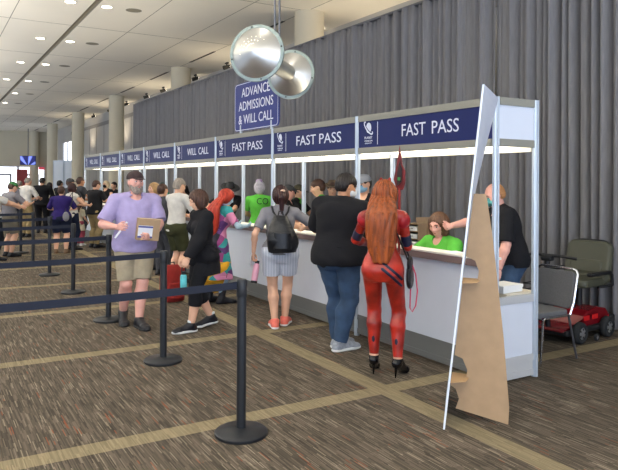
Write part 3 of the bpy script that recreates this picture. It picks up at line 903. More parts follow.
# hanging style sign standing on the header
sg = empty('overhead_sign', (4.11, 8.36, HT+.001))
tag(sg, 'blue rounded sign reading ADVANCE ADMISSIONS & WILL CALL standing on the booth header', 'sign')
def rrect(w, h, r, n=6):
    p = []
    for cx, cy, a in ((w/2-r, h/2-r, 0), (-w/2+r, h/2-r, 90), (-w/2+r, -h/2+r, 180), (w/2-r, -h/2+r, 270)):
        for k in range(n+1): t = R(a+90*k/n); p.append((cx+r*math.cos(t), cy+r*math.sin(t)))
    return p
SWD, SHT = 1.42, .72
MB().prism(rrect(SWD, SHT, .07), (0, 0, .03+SHT/2), (0, -1, 0), (0, 0, 1), (1, 0, 0), .02).build('sign_board', mat('sign_blue_light', '1f2c74', .5, 0, 2, .04, spec=.25), sg)
a = rrect(SWD-.02, SHT-.02, .065); b2 = rrect(SWD-.038, SHT-.038, .057); n = len(a)
e = MB(); z = .03+SHT/2
e.add([(-.0115, -p[0], z+p[1]) for p in a]+[(-.0115, -p[0], z+p[1]) for p in b2], [(i, (i+1) % n, n+(i+1) % n, n+i) for i in range(n)])
o = e.build('border_line', m_letter, sg); md = o.modifiers.new('t', 'SOLIDIFY'); md.thickness = .002
for k, (s_, wd) in enumerate((('ADVANCE', .92), ('ADMISSIONS', 1.12), ('& WILL CALL', 1.12))):
    text_mesh('lettering', s_, .2, m_letter, sg, Matrix(((0, 0, -1, -.0115), (-1, 0, 0, 0), (0, 1, 0, .03+SHT-.15-.20*k), (0, 0, 0, 1))), .001, wd, .135)
br = MB()
for y in (-.5, .5): br.box(-.012, .012, y-.02, y+.02, -.0, .12)
br.build('bracket', m_alu, sg)

# ------------------------------------------------------------------ spun metal pendant: two dishes on one axis
m_spun = mat('spun_aluminium', 'd0cec8', .36, .95, 0, 0, .05, 60); m_rim = mat('dish_rim', '8a9693', .35, .7); m_dark = mat('dark_screw', '2c2c2c', .5)
pf = empty('pendant_fixture', (3.10, 6.36, 3.08))
pf.location = (3.107, 6.299, 3.09)
tag(pf, 'large spun metal pendant of two conical dishes hanging from the ceiling on rods', 'hanging light')
axis = Vector((.913, .852, -.036)).normalized()
LEN = 1.22
qm = axis.to_track_quat('Z', 'Y').to_matrix().to_4x4()
def dish(at, flip):
    M = Matrix.Translation(axis*at) @ qm @ (Matrix.Rotation(PI, 4, 'X') if flip else Matrix.Identity(4))
    d = MB().lathe([(.004, .15), (.05, .14), (.10, .118), (.278, .012), (.284, .004), (.284, -.004), (.278, -.012), (.085, -.14), (.085, -.15), (.004, -.15)], 64, M).build('dish', m_spun, pf, True)
    MB().lathe([(.276, .014), (.312, .012), (.316, .0), (.312, -.012), (.276, -.014)], 64, M, True).build('rim', m_rim, d, True)
    s = MB()
    for k in range(4):
        t = PI/2*k+.2; c0 = Vector((.292*math.cos(t), .292*math.sin(t), 0))
        for q in (1, -1): s.cyl(M @ (c0+Vector((0, 0, .012*q))), M @ (c0+Vector((0, 0, .018*q))), .010, n=10)
    s.build('screw', m_dark, d)
    h = MB()
    for ring in range(3):
        for k in range(5+2*ring):
            t = PI*1.5+.5+(k-(4+2*ring)/2)*.30; r = .075+.045*ring; zz = .118-(r-.10)*.654+.002
            c0 = Vector((r*math.cos(t), r*math.sin(t), zz)); h.cyl(M @ c0, M @ (c0+Vector((0, 0, .002))), .0052, n=8)
    if flip: h.build('perforation', emat('lamp_perforation', 'fff4dd', 2), d)
dish(0, True); dish(LEN, False)
MB().cyl(axis*.12, axis*(LEN-.12), .10, n=32).build('neck', m_spun, pf, True)
for q in (.48, .62):
    p0_ = axis*(LEN*q)
    MB().cyl(p0_+Vector((0, 0, .05)), Vector((p0_.x, p0_.y, CH-3.09)), .013, n=10).build('hanging_rod', m_pipe, pf, True)

# ------------------------------------------------------------------ belt stanchions
m_blk = mat('stanchion_black', '1c1e22', .45, .0, 30, .1); m_belt = mat('belt_navy', '1a1f2e', .8)
st0 = None
order = ['nearest', 'second nearest', 'third nearest', 'fourth nearest', 'fifth nearest', 'sixth nearest', 'farthest']
for k in range(7):
    y = 3.95+2.02*k
    sx_, y = ((1.83, 3.92), (1.93, 5.86), (1.92, 7.90), (1.93, 10.1), (1.92, 12.15), (1.91, 14.1), (1.92, 16.1))[k]
    if st0 is None:
        st0 = o = empty('stanchion', (sx_, y, 0))
        MB().lathe([(.001, .0), (.172, .0), (.178, .006), (.178, .022), (.168, .032), (.06, .042), (.036, .05), (.001, .05)], 40).build('base', m_blk, o, True)
        MB().lathe([(.001, .04), (.032, .04), (.032, .93), (.001, .93)], 24).build('pole', m_blk, o, True)
        MB().lathe([(.001, .925), (.034, .925), (.036, .93), (.036, 1.03), (.030, 1.04), (.001, 1.04)], 24).build('belt_head', m_blk, o, True)
        b = MB(); L = 2.6; n = 14
        for i in range(n):
            u, v = i/n, (i+1)/n
            za, zb = 1.0-.015*math.sin(PI*u), 1.0-.015*math.sin(PI*v)
            b.add([(-.035-L*u, -.0012, za-.024), (-.035-L*v, -.0012, zb-.024), (-.035-L*v, -.0012, zb+.024), (-.035-L*u, -.0012, za+.024),
                   (-.035-L*u, .0012, za-.024), (-.035-L*v, .0012, zb-.024), (-.035-L*v, .0012, zb+.024), (-.035-L*u, .0012, za+.024)],
                  [(0, 1, 2, 3), (7, 6, 5, 4), (0, 4, 5, 1), (3, 2, 6, 7)])
        b.build('belt', m_belt, o)
    else: o = copy_tree(st0); o.location = (sx_, y, 0)
    tag(o, '%s of the seven black belt posts along the queue, belt running left' % order[k], 'stanchion', 'black belt stanchions')

# ------------------------------------------------------------------ cardboard standee seen from behind
m_card = mat('cardboard', 'a88c6d', .85, 0, 12, .06); m_foam = mat('foam_board_back', 'c6c9d2', .6); m_edgew = mat('foam_edge', 'e8edf5', .6)
sd = empty('cardboard_standee', (3.07, 3.30, 0))
tag(sd, 'tall white foam board standee seen edge-on, propped by a brown cardboard easel', 'standee')
A = Vector((math.cos(R(44)), math.sin(R(44)), 0)); Nn = Vector((math.sin(R(44)), -math.cos(R(44)), 0)); UP = Vector((0, 0, 1))
lean = .25; Hs = 2.38
upv = (UP*2.36+Nn*lean).normalized()
wv = A.cross(upv).normalized()
def strip(w0, w1, th):
    b = MB(); n = 24; vs = []; fs = []
    for k in range(n+1):
        z = 2.36*k/n; a = R(45.3-2.0*min(z, 1.6)/1.6-7.5*max(0, (z-1.5)/.86)**1.3)
        d = Vector((math.cos(a), math.sin(a), 0)); nn = Vector((math.sin(a), -math.cos(a), 0))
        o = Nn*(lean*z/2.36)+UP*z
        vs += [o+d*w0-nn*th/2, o+d*w1-nn*th/2, o+d*w1+nn*th/2, o+d*w0+nn*th/2]
    for k in range(n):
        for q in range(4): fs.append((4*k+q, 4*k+(q+1) % 4, 4*k+4+(q+1) % 4, 4*k+4+q))
    fs += [(0, 3, 2, 1), (4*n, 4*n+1, 4*n+2, 4*n+3)]
    return b.add(vs, fs)
strip(0, .78, .012).build('board', m_foam, sd)
strip(-.004, .0, .013).build('board_edge', m_edgew, sd)
def B(z): return lean*z/2.36+.008     # how far the leaning board has come forward at height z
poly = [(B(.30)+.03, .08), (.43, 0), (.436, .12), (.395, .62), (.32, 1.30), (.276, 1.60), (.266, 1.615), (B(1.6)+.01, 1.615),
        (B(1.2), 1.17), (B(1.15)+.07, 1.14), (B(1.1)+.10, 1.07), (B(1.02)+.10, 1.0), (B(1.0), .99), (B(.5), .46), (B(.45)+.06, .44), (B(.4)+.10, .36), (B(.32)+.10, .31), (B(.29), .30), (B(.26), .24), (B(.2)+.04, .22), (B(.14)+.07, .15)]
ez = MB(); ez.prism(poly, A*.21, Nn, UP, A, .006); ez.build('easel_flap', m_card, sd)
for z in (1.0, .305): MB().prism([(B(z), -.15), (B(z)+.10, -.10), (B(z)+.12, 0), (B(z)+.10, .08), (B(z), .10)], A*.21+UP*z, Nn, A, UP, .006).build('easel_tab', mat('cardboard_light', 'c09a6c', .85), sd)

# ------------------------------------------------------------------ stacking chair
m_chrome = mat('chrome', 'd9dade', .18, 1); m_greyf = mat('chair_fabric', '58585a', .95, 0, 120, .2)
ch = empty('stacking_chair', (5.13, 4.22, 0))
tag(ch, 'grey upholstered stacking chair with chrome frame beside the booth end', 'chair')
b = MB(); b.prism(rrect(.44, .44, .06), (-.02, 0, .455), (1, 0, 0), (0, 1, 0), (0, 0, 1), .05); b.build('seat', m_greyf, ch, bevel=.015)
b = MB(); u = Vector((.17, 0, 1)).normalized(); b.prism(rrect(.44, .36, .05), (.255, 0, .655), (0, 1, 0), u, (1, 0, -.17), .035); b.build('backrest', m_greyf, ch, bevel=.01)
for s in (-1, 1):
    y = .235*s
    MB().tube([(-.235, y, 0), (-.20, y, .40), (-.18, y, .43), (.20, y, .43)], .011, 8).build('leg', m_chrome, ch, True)
    MB().tube([(.285, y, .0), (.16, y, .43)], .011, 8).build('leg', m_pipe, ch, True)
MB().tube([(.18, -.235, .43), (.235, -.235, .55), (.295, -.235, .81), (.302, -.215, .845), (.304, -.18, .855), (.304, .18, .855), (.302, .215, .845), (.295, .235, .81), (.235, .235, .55), (.18, .235, .43)], .011, 8).build('back_frame', m_chrome, ch, True)
MB().tube([(-.21, -.235, .425), (-.21, .235, .425)], .010, 8).build('crossbar', m_chrome, ch, True)

# ------------------------------------------------------------------ mobility scooter
m_red = mat('scooter_red', '75101a', .25, .1, spec=.6); m_tyre = mat('tyre', '202224', .8); m_plast = mat('black_plastic', '17181b', .5); m_leath = mat('olive_vinyl', '4a4a3c', .42)
m_hub = mat('wheel_hub', 'b9bcc0', .3, .8); m_refl = mat('red_reflector', 'c81f22', .2)
sc_ = empty('mobility_scooter', (6.19, 4.62, 0), R(6))
tag(sc_, 'red mobility scooter with olive vinyl seat parked by the grey drape', 'mobility scooter')
b = MB()
prof = [(-.52, .13), (-.50, .16), (-.18, .16), (-.12, .26), (-.03, .31), (.18, .33), (.34, .30), (.42, .22), (.42, .14)]
b.prism(prof, (0, 0, 0), (1, 0, 0), (0, 0, 1), (0, 1, 0), .42); b.build('body_shell', m_red, sc_, bevel=.04)
MB().box(-.5, .46, -.25, .25, .09, .15).build('chassis', m_plast, sc_, bevel=.02)
MB().box(.40, .49, -.24, .24, .13, .22).build('rear_bumper', m_plast, sc_, bevel=.02)
for x in (-.12, .05): MB().box(x, x+.10, -.22, -.207, .21, .26).build('reflector', m_refl, sc_)
def wheel(x, y, r, w):
    h = MB(); M = Matrix.Translation((x, y, r)) @ Matrix.Rotation(PI/2, 4, 'X')
    t = h.lathe([(r*.55, w*.5), (r*.85, w*.5), (r*.98, w*.3), (r, 0), (r*.98, -w*.3), (r*.85, -w*.5), (r*.55, -w*.5)], 28, M, True).build('wheel', m_tyre, sc_, True)
    k = MB(); k.lathe([(.001, w*.46), (r*.3, w*.46), (r*.56, w*.38), (r*.56, -w*.38), (r*.3, -w*.46), (.001, -w*.46)], 20, M)
    k.build('hub', m_hub, t, True)
    s = MB()
    for i in range(5):
        a = 2*PI*i/5; s.cyl(M @ Vector((r*.38*math.cos(a), r*.38*math.sin(a), w*.40)), M @ Vector((r*.38*math.cos(a), r*.38*math.sin(a), w*.47)), r*.1, n=8)
    s.build('hub_hole', m_plast, t)
wheel(-.30, -.27, .115, .075); wheel(-.30, .27, .115, .075); wheel(.25, -.27, .115, .075); wheel(.25, .27, .115, .075)
for y in (-.12, .12): wheel(.50, y, .035, .025)
wheel(-.02, -.30, .04, .028)
MB().cyl((.14, 0, .30), (.14, 0, .56), .035).build('seat_post', m_plast, sc_, True)
b = MB(); b.prism(rrect(.46, .48, .08), (.08, 0, .60), (1, 0, 0), (0, 1, 0), (0, 0, 1), .09); b.build('seat', m_leath, sc_, bevel=.03)
u = Vector((.24, .0, 1)).normalized(); wq = u.cross(Vector((0, 1, 0)))
b = MB(); b.prism(rrect(.54, .50, .10), (.34, 0, .79), (0, 1, 0), u, wq, .10); bk = b.build('backrest', m_leath, sc_, bevel=.035)
b = MB(); b.prism(rrect(.40, .16, .05), (.295, 0, .75), (0, 1, 0), u, wq, .06); b.build('lumbar_pad', m_leath, bk, bevel=.025)
b = MB(); b.prism(rrect(.44, .48, .10), (.385, 0, .81), (0, 1, 0), u, wq, .05); b.build('back_shell', m_plast, bk, bevel=.01)
for s in (-1, 1):
    y = .28*s
    a_ = MB().tube([(.34, y, .56), (.33, y, .68), (.27, y, .70)], .018, 8).tube([(.33, y, .56), (.14, y*.8, .55)], .016, 8).build('armrest', m_plast, sc_, True)
    MB().box(-.14, .28, y-.032, y+.032, .69, .73).build('arm_pad', m_plast, a_, bevel=.015)
t_ = MB().tube([(-.46, 0, .16), (-.52, 0, .5), (-.48, 0, .86)], .03, 10).build('tiller', m_plast, sc_, True)
MB().tube([(-.38, -.28, .90), (-.44, -.16, .92), (-.47, 0, .92), (-.44, .16, .92), (-.38, .28, .90)], .016, 8).build('handlebar', m_plast, t_, True)
MB().box(-.52, -.43, -.06, .06, .86, .92).build('control_box', m_plast, t_, bevel=.02)
b = MB()
for x in (-.62, -.58): b.tube([(-.50, -.17, .45), (-.64, -.17, .45), (-.64, .17, .45), (-.50, .17, .45)], .006, 6)
for z in (.55, .62): b.tube([(-.50, -.17, z), (-.66, -.17, z), (-.66, .17, z), (-.50, .17, z), (-.50, -.17, z)], .006, 6)
b.build('basket', m_plast, sc_, True)

# ------------------------------------------------------------------ far end: television, partition
tv = empty('television', (7.18, 56.0, 2.87), R(-20))
tag(tv, 'blue-lit flat television hanging beside the far pillar above the doors', 'television')
MB().box(-.60, .60, -.04, .04, 0, .74).build('screen_housing', m_plast, tv)
def tv_screen():
    m = bpy.data.materials.new('tv_picture'); m.use_nodes = True; nt = m.node_tree; bs = nt.nodes['Principled BSDF']
    tc = nt.nodes.new('ShaderNodeTexCoord'); mp = nt.nodes.new('ShaderNodeMapping'); mp.inputs['Location'].default_value = (0, 0, .1)
    nt.links.new(tc.outputs['Object'], mp.inputs['Vector'])
    sp = nt.nodes.new('ShaderNodeSeparateXYZ'); nt.links.new(mp.outputs['Vector'], sp.inputs[0])
    at = nt.nodes.new('ShaderNodeMath'); at.operation = 'ARCTAN2'; nt.links.new(sp.outputs[0], at.inputs[0]); nt.links.new(sp.outputs[2], at.inputs[1])
    mu = nt.nodes.new('ShaderNodeMath'); mu.operation = 'MULTIPLY'; mu.inputs[1].default_value = 7; nt.links.new(at.outputs[0], mu.inputs[0])
    si = nt.nodes.new('ShaderNodeMath'); si.operation = 'SINE'; nt.links.new(mu.outputs[0], si.inputs[0])
    r = nt.nodes.new('ShaderNodeValToRGB'); r.color_ramp.elements[0].color = lin('14185c'); r.color_ramp.elements[1].color = lin('8a9cff')
    nt.links.new(si.outputs[0], r.inputs['Fac']); nt.links.new(r.outputs['Color'], bs.inputs['Emission Color']); bs.inputs['Emission Strength'].default_value = 1.0
    nt.links.new(r.outputs['Color'], bs.inputs['Base Color'])
    return m
MB().box(-.57, .57, -.045, -.04, .03, .71).build('screen', tv_screen(), tv)
MB().cyl((0, 0, .74), (0, 0, CH-2.87), .03).build('ceiling_mount', m_pipe, tv, True)
es = empty('exit_sign', (8.7, 59.4, 2.55))
tag(es, 'small red lit exit sign above the far glass doors', 'exit sign')
MB().box(-.22, .22, -.06, .06, 0, .22).build('sign_box', emat('exit_red', 'd04858', .9), es)
text_mesh('lettering', 'EXIT', .3, m_letter, es, Matrix(((1, 0, 0, 0), (0, 0, -1, -.065), (0, 1, 0, .11), (0, 0, 0, 1))), .002, .34, .15)
rb = empty('red_banner', (7.06, 58.6, 0))
tag(rb, 'tall dull red banner stand by the far glass doors', 'banner')
MB().box(-.42, .42, -.02, .02, .1, 2.55).build('banner_cloth', mat('banner_red', 'a84a48', .8), rb)
MB().box(-.45, .45, -.12, .12, 0, .1).build('banner_base', m_plast, rb)
m_gloss = mat('partition_white', 'd4d9df', .25)
for k, (x, y) in enumerate(((7.20, 42.45), (7.80, 42.1))):
    o = empty('partition_panel', (x, y, 0), R(-29))
    tag(o, ('left' if k == 0 else 'right')+' one of two glossy white partition panels beyond the booths', 'partition', 'white partition panels')
    MB().box(-.28, .28, -.012, .012, .06, 2.86).build('panel_sheet', m_gloss, o)
    f = MB(); post(f, -.3, 0, 2.9); post(f, .3, 0, 2.9); f.box(-.28, .28, -.02, .02, 2.84, 2.9); f.box(-.28, .28, -.02, .02, .02, .08); f.build('panel_frame', m_alu, o)
# ------------------------------------------------------------------ people and what they carry
def cloth(n, c, b=.25): return mat('cloth_'+n, c, .88, 0, 14, .10, b, 220, .25)
C_BLACK = cloth('black', '17171b'); C_LAV = cloth('lavender', 'a296bd'); C_KHAKI = cloth('khaki', '9c907a'); C_GREEN = cloth('lime', '58b040')
C_GREY = cloth('grey', '7d7b80'); C_WHITE = cloth('white', 'cfcac2'); C_JEAN = mat('denim', '2f4560', .85, 0, 9, .28, .3, 160); C_OLIVE = cloth('olive', '34361f')
C_PURPLE = cloth('purple', '2c1f5e'); C_NAVY = cloth('navy', '1a2036'); C_CHAR = cloth('charcoal', '3b3c41'); C_TAN = cloth('tan', '8d7a55'); C_CREAM = cloth('cream', 'c8bfa6')
C_CAMO = mat('camouflage', '4a4634', .9, 0, 28, .6); C_DKRED = cloth('dark_red', '8d2a26'); C_GCAP = cloth('green_cap', '3f7a45'); C_PINKL = cloth('rose', 'a0485a')
H_DK = mat('hair_dark', '1d1512', .45, 0, 60, .35, .4, 150, .4, (1, 1, .15)); H_BR = mat('hair_brown', '43291d', .45, 0, 60, .3, .4, 150, .4, (1, 1, .15)); H_GR = mat('hair_grey', '8f857a', .6, 0, 60, .25, .4, 150, .3, (1, 1, .15))
H_BL = mat('hair_blonde', '9a7a50', .5, 0, 60, .3, .4, 150, .4, (1, 1, .15)); H_OR = mat('hair_orange', '8f4416', .42, 0, 45, .45, .5, 120, .45, (1, 1, .10)); H_RED = mat('hair_red', 'a8301a', .5, 0, 45, .35, .5, 120, .4, (1, 1, .12))
H_MAR = mat('hair_maroon', '331614', .45, 0, 60, .3, .4, 150, .4, (1, 1, .15)); H_PALE = mat('hair_pale', 'd3bd9a', .5, 0, 60, .2, .4, 150, .4, (1, 1, .15)); H_COL = mat('hair_pastel', 'b9b4bd', .5, 0, 18, .3, .4, 150, .4)
S_BLK = mat('shoe_black', '15151a', .55, 0, 0, 0, .2, 90); S_WHT = mat('sole_white', 'd8d8d6', .6); S_PINK = mat('shoe_coral', 'e0705f', .6, 0, 20, .15); S_GREY = mat('shoe_grey', '8f949c', .65, 0, 40, .2)
MASK = mat('mask_white', 'dfe3e6', .7); MASKB = mat('mask_blue', '7fa8c4', .7); LEATH = mat('bag_leather', '15161a', .35, 0, 0, 0, .2, 60)

# man in the lavender polo
P = Person('heavy bearded man in a lavender polo and cap walking toward the viewer between the belts', (2.13, 7.535), 176, H=1.83, bw=1.12, belly=.75, res=.0065, yaw=14, tone='pink', limb=1.0,
    feet=((.10, -.15, -6, .0, .05), (-.02, .17, 10)), arms=({'to': (.25, .28, 1.17), 'hint': (.7, -.6, -.5), 'thumb': (-.2, .2, 1), 'dir': (-.35, .9, .1), 'curl': 42}, {'to': (-.12, .33, 1.05), 'hint': (-.9, -.4, -.3), 'thumb': (.2, .3, 1), 'dir': (.75, .6, .15), 'curl': 38}), brow='6a5a4c')
pm = P
P.shirt(C_LAV, .85, -.15, .024, .034, .008, 1.35)
P.pants(C_KHAKI, .93, .018, 1.14, 0, .06, .006, 'shorts')
P.shoes(S_BLK, mat('sole_black', '1a1a1c', .6), .012)
P.hair('receding', H_GR); P.beard(mat('beard_grey', '8d8177', .9, 0, 50, .3)); P.cap(mat('cap_maroon', '3a2a2a', .85, 0, 30, .3))
# collar and watch
cc, x_, y_, z_ = P.frame(.985)
o = P.wear('collar', [cone(cc+z_*.01+y_*.012, cc+z_*.07-y_*.005, .115, .082, .005, ca=True, cb=True), cone(cc-z_*.02+y_*.09, cc+z_*.10+y_*.04, .05, .075, .005, '-')], C_LAV, res=.006)
S_, el_, T_ = P.arms[1][:3]; d_ = nrm(T_-el_)
w = MB(); w.cyl(T_-d_*.045, T_-d_*.02, .034, .034, 20); w.build('wristwatch', S_BLK, P.root, True)
# cardboard box under his arm, white slip in the other hand
bx = empty('cardboard_box', P.world(V(-.07, .325, 1.02)), R(178))
tag(bx, 'small brown cardboard box with a white shipping label held under the bearded man\'s arm', 'box')
b = MB(); b.box(-.12, .13, -.045, .045, 0, .245); b.build('carton', m_card, bx, bevel=.004)
b = MB(); b.box(-.04, .125, .0455, .047, .03, .17); b.build('shipping_label', mat('paper_white', 'e6e6ea', .7), bx)
b = MB(); b.box(-.04, .125, .047, .048, .145, .165).box(-.04, .125, .047, .048, .03, .05); b.build('label_band', mat('label_indigo', '4a4f96', .7), bx)
b = MB(); b.box(-.121, .131, -.028, .028, .245, .2465); b.build('packing_tape', mat('tape_tan', 'c3a878', .4), bx)
bx.rotation_euler = (R(-6), R(-5), R(178))
h_ = P.hand_pos(0, .09)
pp = empty('paper_slip', h_); tag(pp, 'folded white paper slip in the right hand of the bearded man', 'paper')
b = MB(); b.box(-.010, .010, -.004, .004, -.15, .07, Matrix.Rotation(R(38), 4, 'Y')); b.build('slip', mat('paper_white', 'e6e6ea', .7), pp)

# woman in black walking left
P = Person('woman with a dark bob in a long black cardigan walking left past the booths', (2.74, 6.925), 90, H=1.62, sex='f', bw=1.0, res=.0065, lean=3, pitch=22, yaw=-6, tone='fair',
    feet=((.07, -.14, -4, .01, .03), (-.06, .16, 4)), arms=(None, {'to': (-.20, .27, .80), 'hint': (-.5, -1, -.1), 'curl': 60}), hips=1.1)
P.pants(C_BLACK, 1.42, .010, 1.06, 0, .1, .005, 'leggings')
P.shoes(S_BLK, S_WHT, .010)
for i in (0, 1):
    an = P.legs[i][2]; P.wear('sock', [cone(an+V(0, 0, -.01), an+V(0, 0, .06), .030*P.H*.8, .029*P.H*.8, .01, cb=True)], MASK)
pr = P.torso(-.2, 1.0, .024, .04)+P.arm(0, .016, 1.92, 1.4)+P.arm(1, .018, 1.92, 1.5)
c0 = P.p0
pr += loft([(c0+V(0, -.03, -.20), V(1, 0, 0), .205, .16), (c0+V(0, -.03, .08), V(1, 0, 0), .185, .145)], .05)
P.wear('cardigan', pr, C_BLACK, .014, 16)
P.hair('bob', H_BR, width=1.1, thick=1.08)
h_ = P.hand_pos(1, .09)
tb_ = empty('water_bottle', h_+Vector((-.0, 0, -.31))); tag(tb_, 'teal water bottle hanging from the hand of the woman in black', 'bottle')
MB().lathe([(.001, 0), (.034, 0), (.037, .006), (.037, .19), (.030, .212), (.022, .218), (.001, .218)], 24).build('flask', mat('bottle_teal', '58b4bc', .35, 0, 14, .3), tb_, True)
MB().lathe([(.001, .215), (.025, .215), (.025, .25), (.001, .25)], 20).build('lid', m_plast, tb_, True)
MB().tube([(.024*math.cos(t), 0, .25+.035*math.sin(t)*1.6) for t in (0, .5, 1.05, 1.57, 2.1, 2.6, PI)], .006, 8).build('loop', m_plast, tb_, True)

# costumed person in patchwork
patch = bpy.data.materials.new('patchwork'); patch.use_nodes = True
_nt = patch.node_tree; _b = _nt.nodes['Principled BSDF']; _b.inputs['Roughness'].default_value = .85
_tc = _nt.nodes.new('ShaderNodeTexCoord'); _vo = _nt.nodes.new('ShaderNodeTexVoronoi'); _vo.inputs['Scale'].default_value = 6.5
_nt.links.new(_tc.outputs['Object'], _vo.inputs['Vector']); _se = _nt.nodes.new('ShaderNodeSeparateColor'); _nt.links.new(_vo.outputs['Color'], _se.inputs[0])
_r = _nt.nodes.new('ShaderNodeValToRGB'); _r.color_ramp.interpolation = 'CONSTANT'
for i_, (p_, c_) in enumerate(((0, '2b8c8c'), (.25, '8a3c74'), (.42, '1f1c2a'), (.58, '2a9a96'), (.72, 'c47a9c'), (.88, '57306a'))):
    e_ = _r.color_ramp.elements[i_] if i_ < 2 else _r.color_ramp.elements.new(p_)
    e_.position = p_; e_.color = lin(c_)
_nt.links.new(_se.outputs[0], _r.inputs['Fac']); _nt.links.new(_r.outputs['Color'], _b.inputs['Base Color'])
P = Person('person with long red hair in a bright patchwork dress leaning at the counter', (3.49, 8.29), -84, H=1.62, sex='f', res=.008, lean=16, pitch=24, yaw=-12, tone='blue',
    feet=((.09, .02, -10), (-.12, -.06, 6)), arms=({'to': (.22, .34, 1.07), 'hint': (.8, -.5, -.5)}, {'to': (-.20, .36, 1.08), 'hint': (-.8, -.5, -.5)}))
c0 = P.p0
pr = P.torso(0, 1.0, .012)+P.arm(0, .012, .8)+P.arm(1, .012, .8)+loft([(V(0, -.02, .36), V(1, 0, 0), .27, .22), (V(0, -.02, .62), V(1, 0, 0), .23, .18), (c0+V(0, 0, .05), V(1, 0, 0), .175, .125)], .05)
P.wear('dress', pr, patch, .012, 18)
P.wear('dress_hem', loft([(V(-.12, -.05, .16), V(1, 0, 0), .09, .12), (V(-.06, -.06, .30), V(1, 0, 0), .21, .20), (V(0, -.06, .50), V(1, 0, 0), .262, .215), (V(.05, -.02, .62), V(1, 0, 0), .17, .17)], .04), cloth('yellow', 'd9a32a'), .02, 16)
P.shoes(S_BLK, None, .012, .16, 'boot'); P.hair('long', H_RED, .38, 1.3, thick=1.08)
P.wear('scarf_end', [cone(P.hp(.25, .6, -1.5), P.hp(.35, .9, -3.6), .07, .05, .02)], cloth('amber', 'd98a22'), .006)

# woman with the backpack
P = Person('woman with a dark ponytail, grey tee and striped shorts carrying a black backpack', (3.56, 6.58), -27, H=1.67, sex='f', bw=1.1, res=.0065, lean=5, yaw=8, pitch=4, tone='fair',
    limb=.92, feet=((.06, .10, -14), (-.06, -.05, 8)), arms=({'to': (.30, .30, 1.13), 'hint': (.9, -.7, -.2)}, {'to': (-.31, .04, .86), 'hint': (-.6, -1, -.1), 'curl': 65}), hips=1.08)
bw_P = P
P.shirt(C_GREY, .72, -.02, .013, .012, .006)
pr = P.torso(-.22, .12, .018)
for i in (0, 1): pr += P.leg(i, .024, .62, 1.12)
P.wear('shorts', pr, bands('striped_cotton', [(0, 'c9ccd6'), (.5, '7f8aa0'), (.62, 'c9ccd6'), (.8, 'a7aebd')], 0, 32), .005)
P.shoes(S_PINK, S_WHT, .010); P.hair('ponytail', H_MAR, .24, thick=1.05)
P.wear('hair_clip', [P.hell((.1, -1.18, .42), (.28, .1, .16), .01)], mat('clip_cream', 'cfae96', .5), res=.006)
a_ = P.root.rotation_euler.z
bp_ = empty('backpack', P.root.location, a_); tag(bp_, 'slouchy black leather backpack on the back of the woman in the grey tee', 'backpack')
c1 = P.frame(.40)[0]; c2 = P.frame(.74)[0]; yb = -.205
prb = loft([(V(.02, yb, c1[2]-.17), V(1, 0, 0), .155, .08), (V(.02, yb-.01, c1[2]-.03), V(1, 0, 0), .178, .10), (V(0, yb+.02, c2[2]-.02), V(1, 0, 0), .115, .075), (V(0, yb+.05, c2[2]+.07), V(1, 0, 0), .075, .045)], .06)
surface('bag_body', prb, .007, LEATH, bp_, .008, 20)
surface('front_pocket', loft([(V(.02, yb-.08, c1[2]-.13), V(1, 0, 0), .10, .04), (V(.015, yb-.08, c1[2]+.05), V(1, 0, 0), .10, .035)], .03), .007, LEATH, bp_)
for sd_ in (1, -1):
    sx = sd_
    MB().tube([(sd_*.05, yb+.04, c2[2]+.06), (sd_*.085, -.105, c2[2]+.11), (sd_*.10, -.06, c2[2]+.165), (sd_*.105, .01, c2[2]+.172), (sd_*.108, .095, c2[2]+.10), (sd_*.115, .125, c2[2]-.02), (sd_*.16, .06, c1[2]+.04), (sd_*.14, -.12, c1[2]-.04)], .012, 8).build('shoulder_strap', LEATH, bp_, True)
MB().tube([(-.03, yb+.06, c2[2]+.065), (-.02, yb+.05, c2[2]+.12), (.02, yb+.05, c2[2]+.12), (.03, yb+.06, c2[2]+.065)], .008, 8).build('grab_loop', LEATH, bp_, True)
h_ = P.hand_pos(1, .085)
bt = empty('pink_bottle', h_+Vector((-.02, -.02, -.27))); bt.rotation_euler = (R(-8), R(14), 0); tag(bt, 'pale pink insulated bottle in the left hand of the backpack wearer', 'bottle')
MB().lathe([(.001, .0), (.034, .0), (.037, .01), (.037, .20), (.028, .225), (.001, .225)], 24).build('flask', mat('bottle_pink', 'e2a3b4', .45), bt, True)
MB().lathe([(.001, -.004), (.0375, -.004), (.0375, .022), (.001, .022)], 24).build('foot_ring', m_plast, bt, True)
MB().lathe([(.001, .222), (.027, .222), (.027, .26), (.001, .26)], 20).build('lid', m_plast, bt, True)
ps = empty('paper_sheet', h_+Vector((-.03, .02, .0))); tag(ps, 'crumpled white paper in the left hand of the backpack wearer', 'paper')
MB().box(-.055, .055, -.002, .002, -.08, .06, Matrix.Rotation(R(50), 4, 'Z') @ Matrix.Rotation(R(35), 4, 'Y')).build('sheet', mat('paper_white', 'e6e6ea', .7), ps)

# big man in black tee and jeans
P = Person('large masked man in a black tee and blue jeans standing at the counter', (3.59, 5.41), -60, H=1.81, bw=1.30, belly=.75, res=.0065, lean=8, side=5, yaw=-30, pitch=18, tone='tan', limb=1.05,
    feet=((.04, -.03, -28), (-.05, .10, -14)), arms=({'to': (.27, .36, 1.14), 'hint': (.8, -.8, -.3)}, {'to': (-.20, .38, 1.15), 'hint': (-.8, -.6, -.3)}))
P.shirt(C_BLACK, .95, -.14, .026, .034, .007, 1.3)
P.pants(C_JEAN, 1.97, .010, 1.04, .066, .04, .008)
P.shoes(S_GREY, S_WHT, .011); P.hair('short', H_DK, thick=1.05); P.mask(MASK)

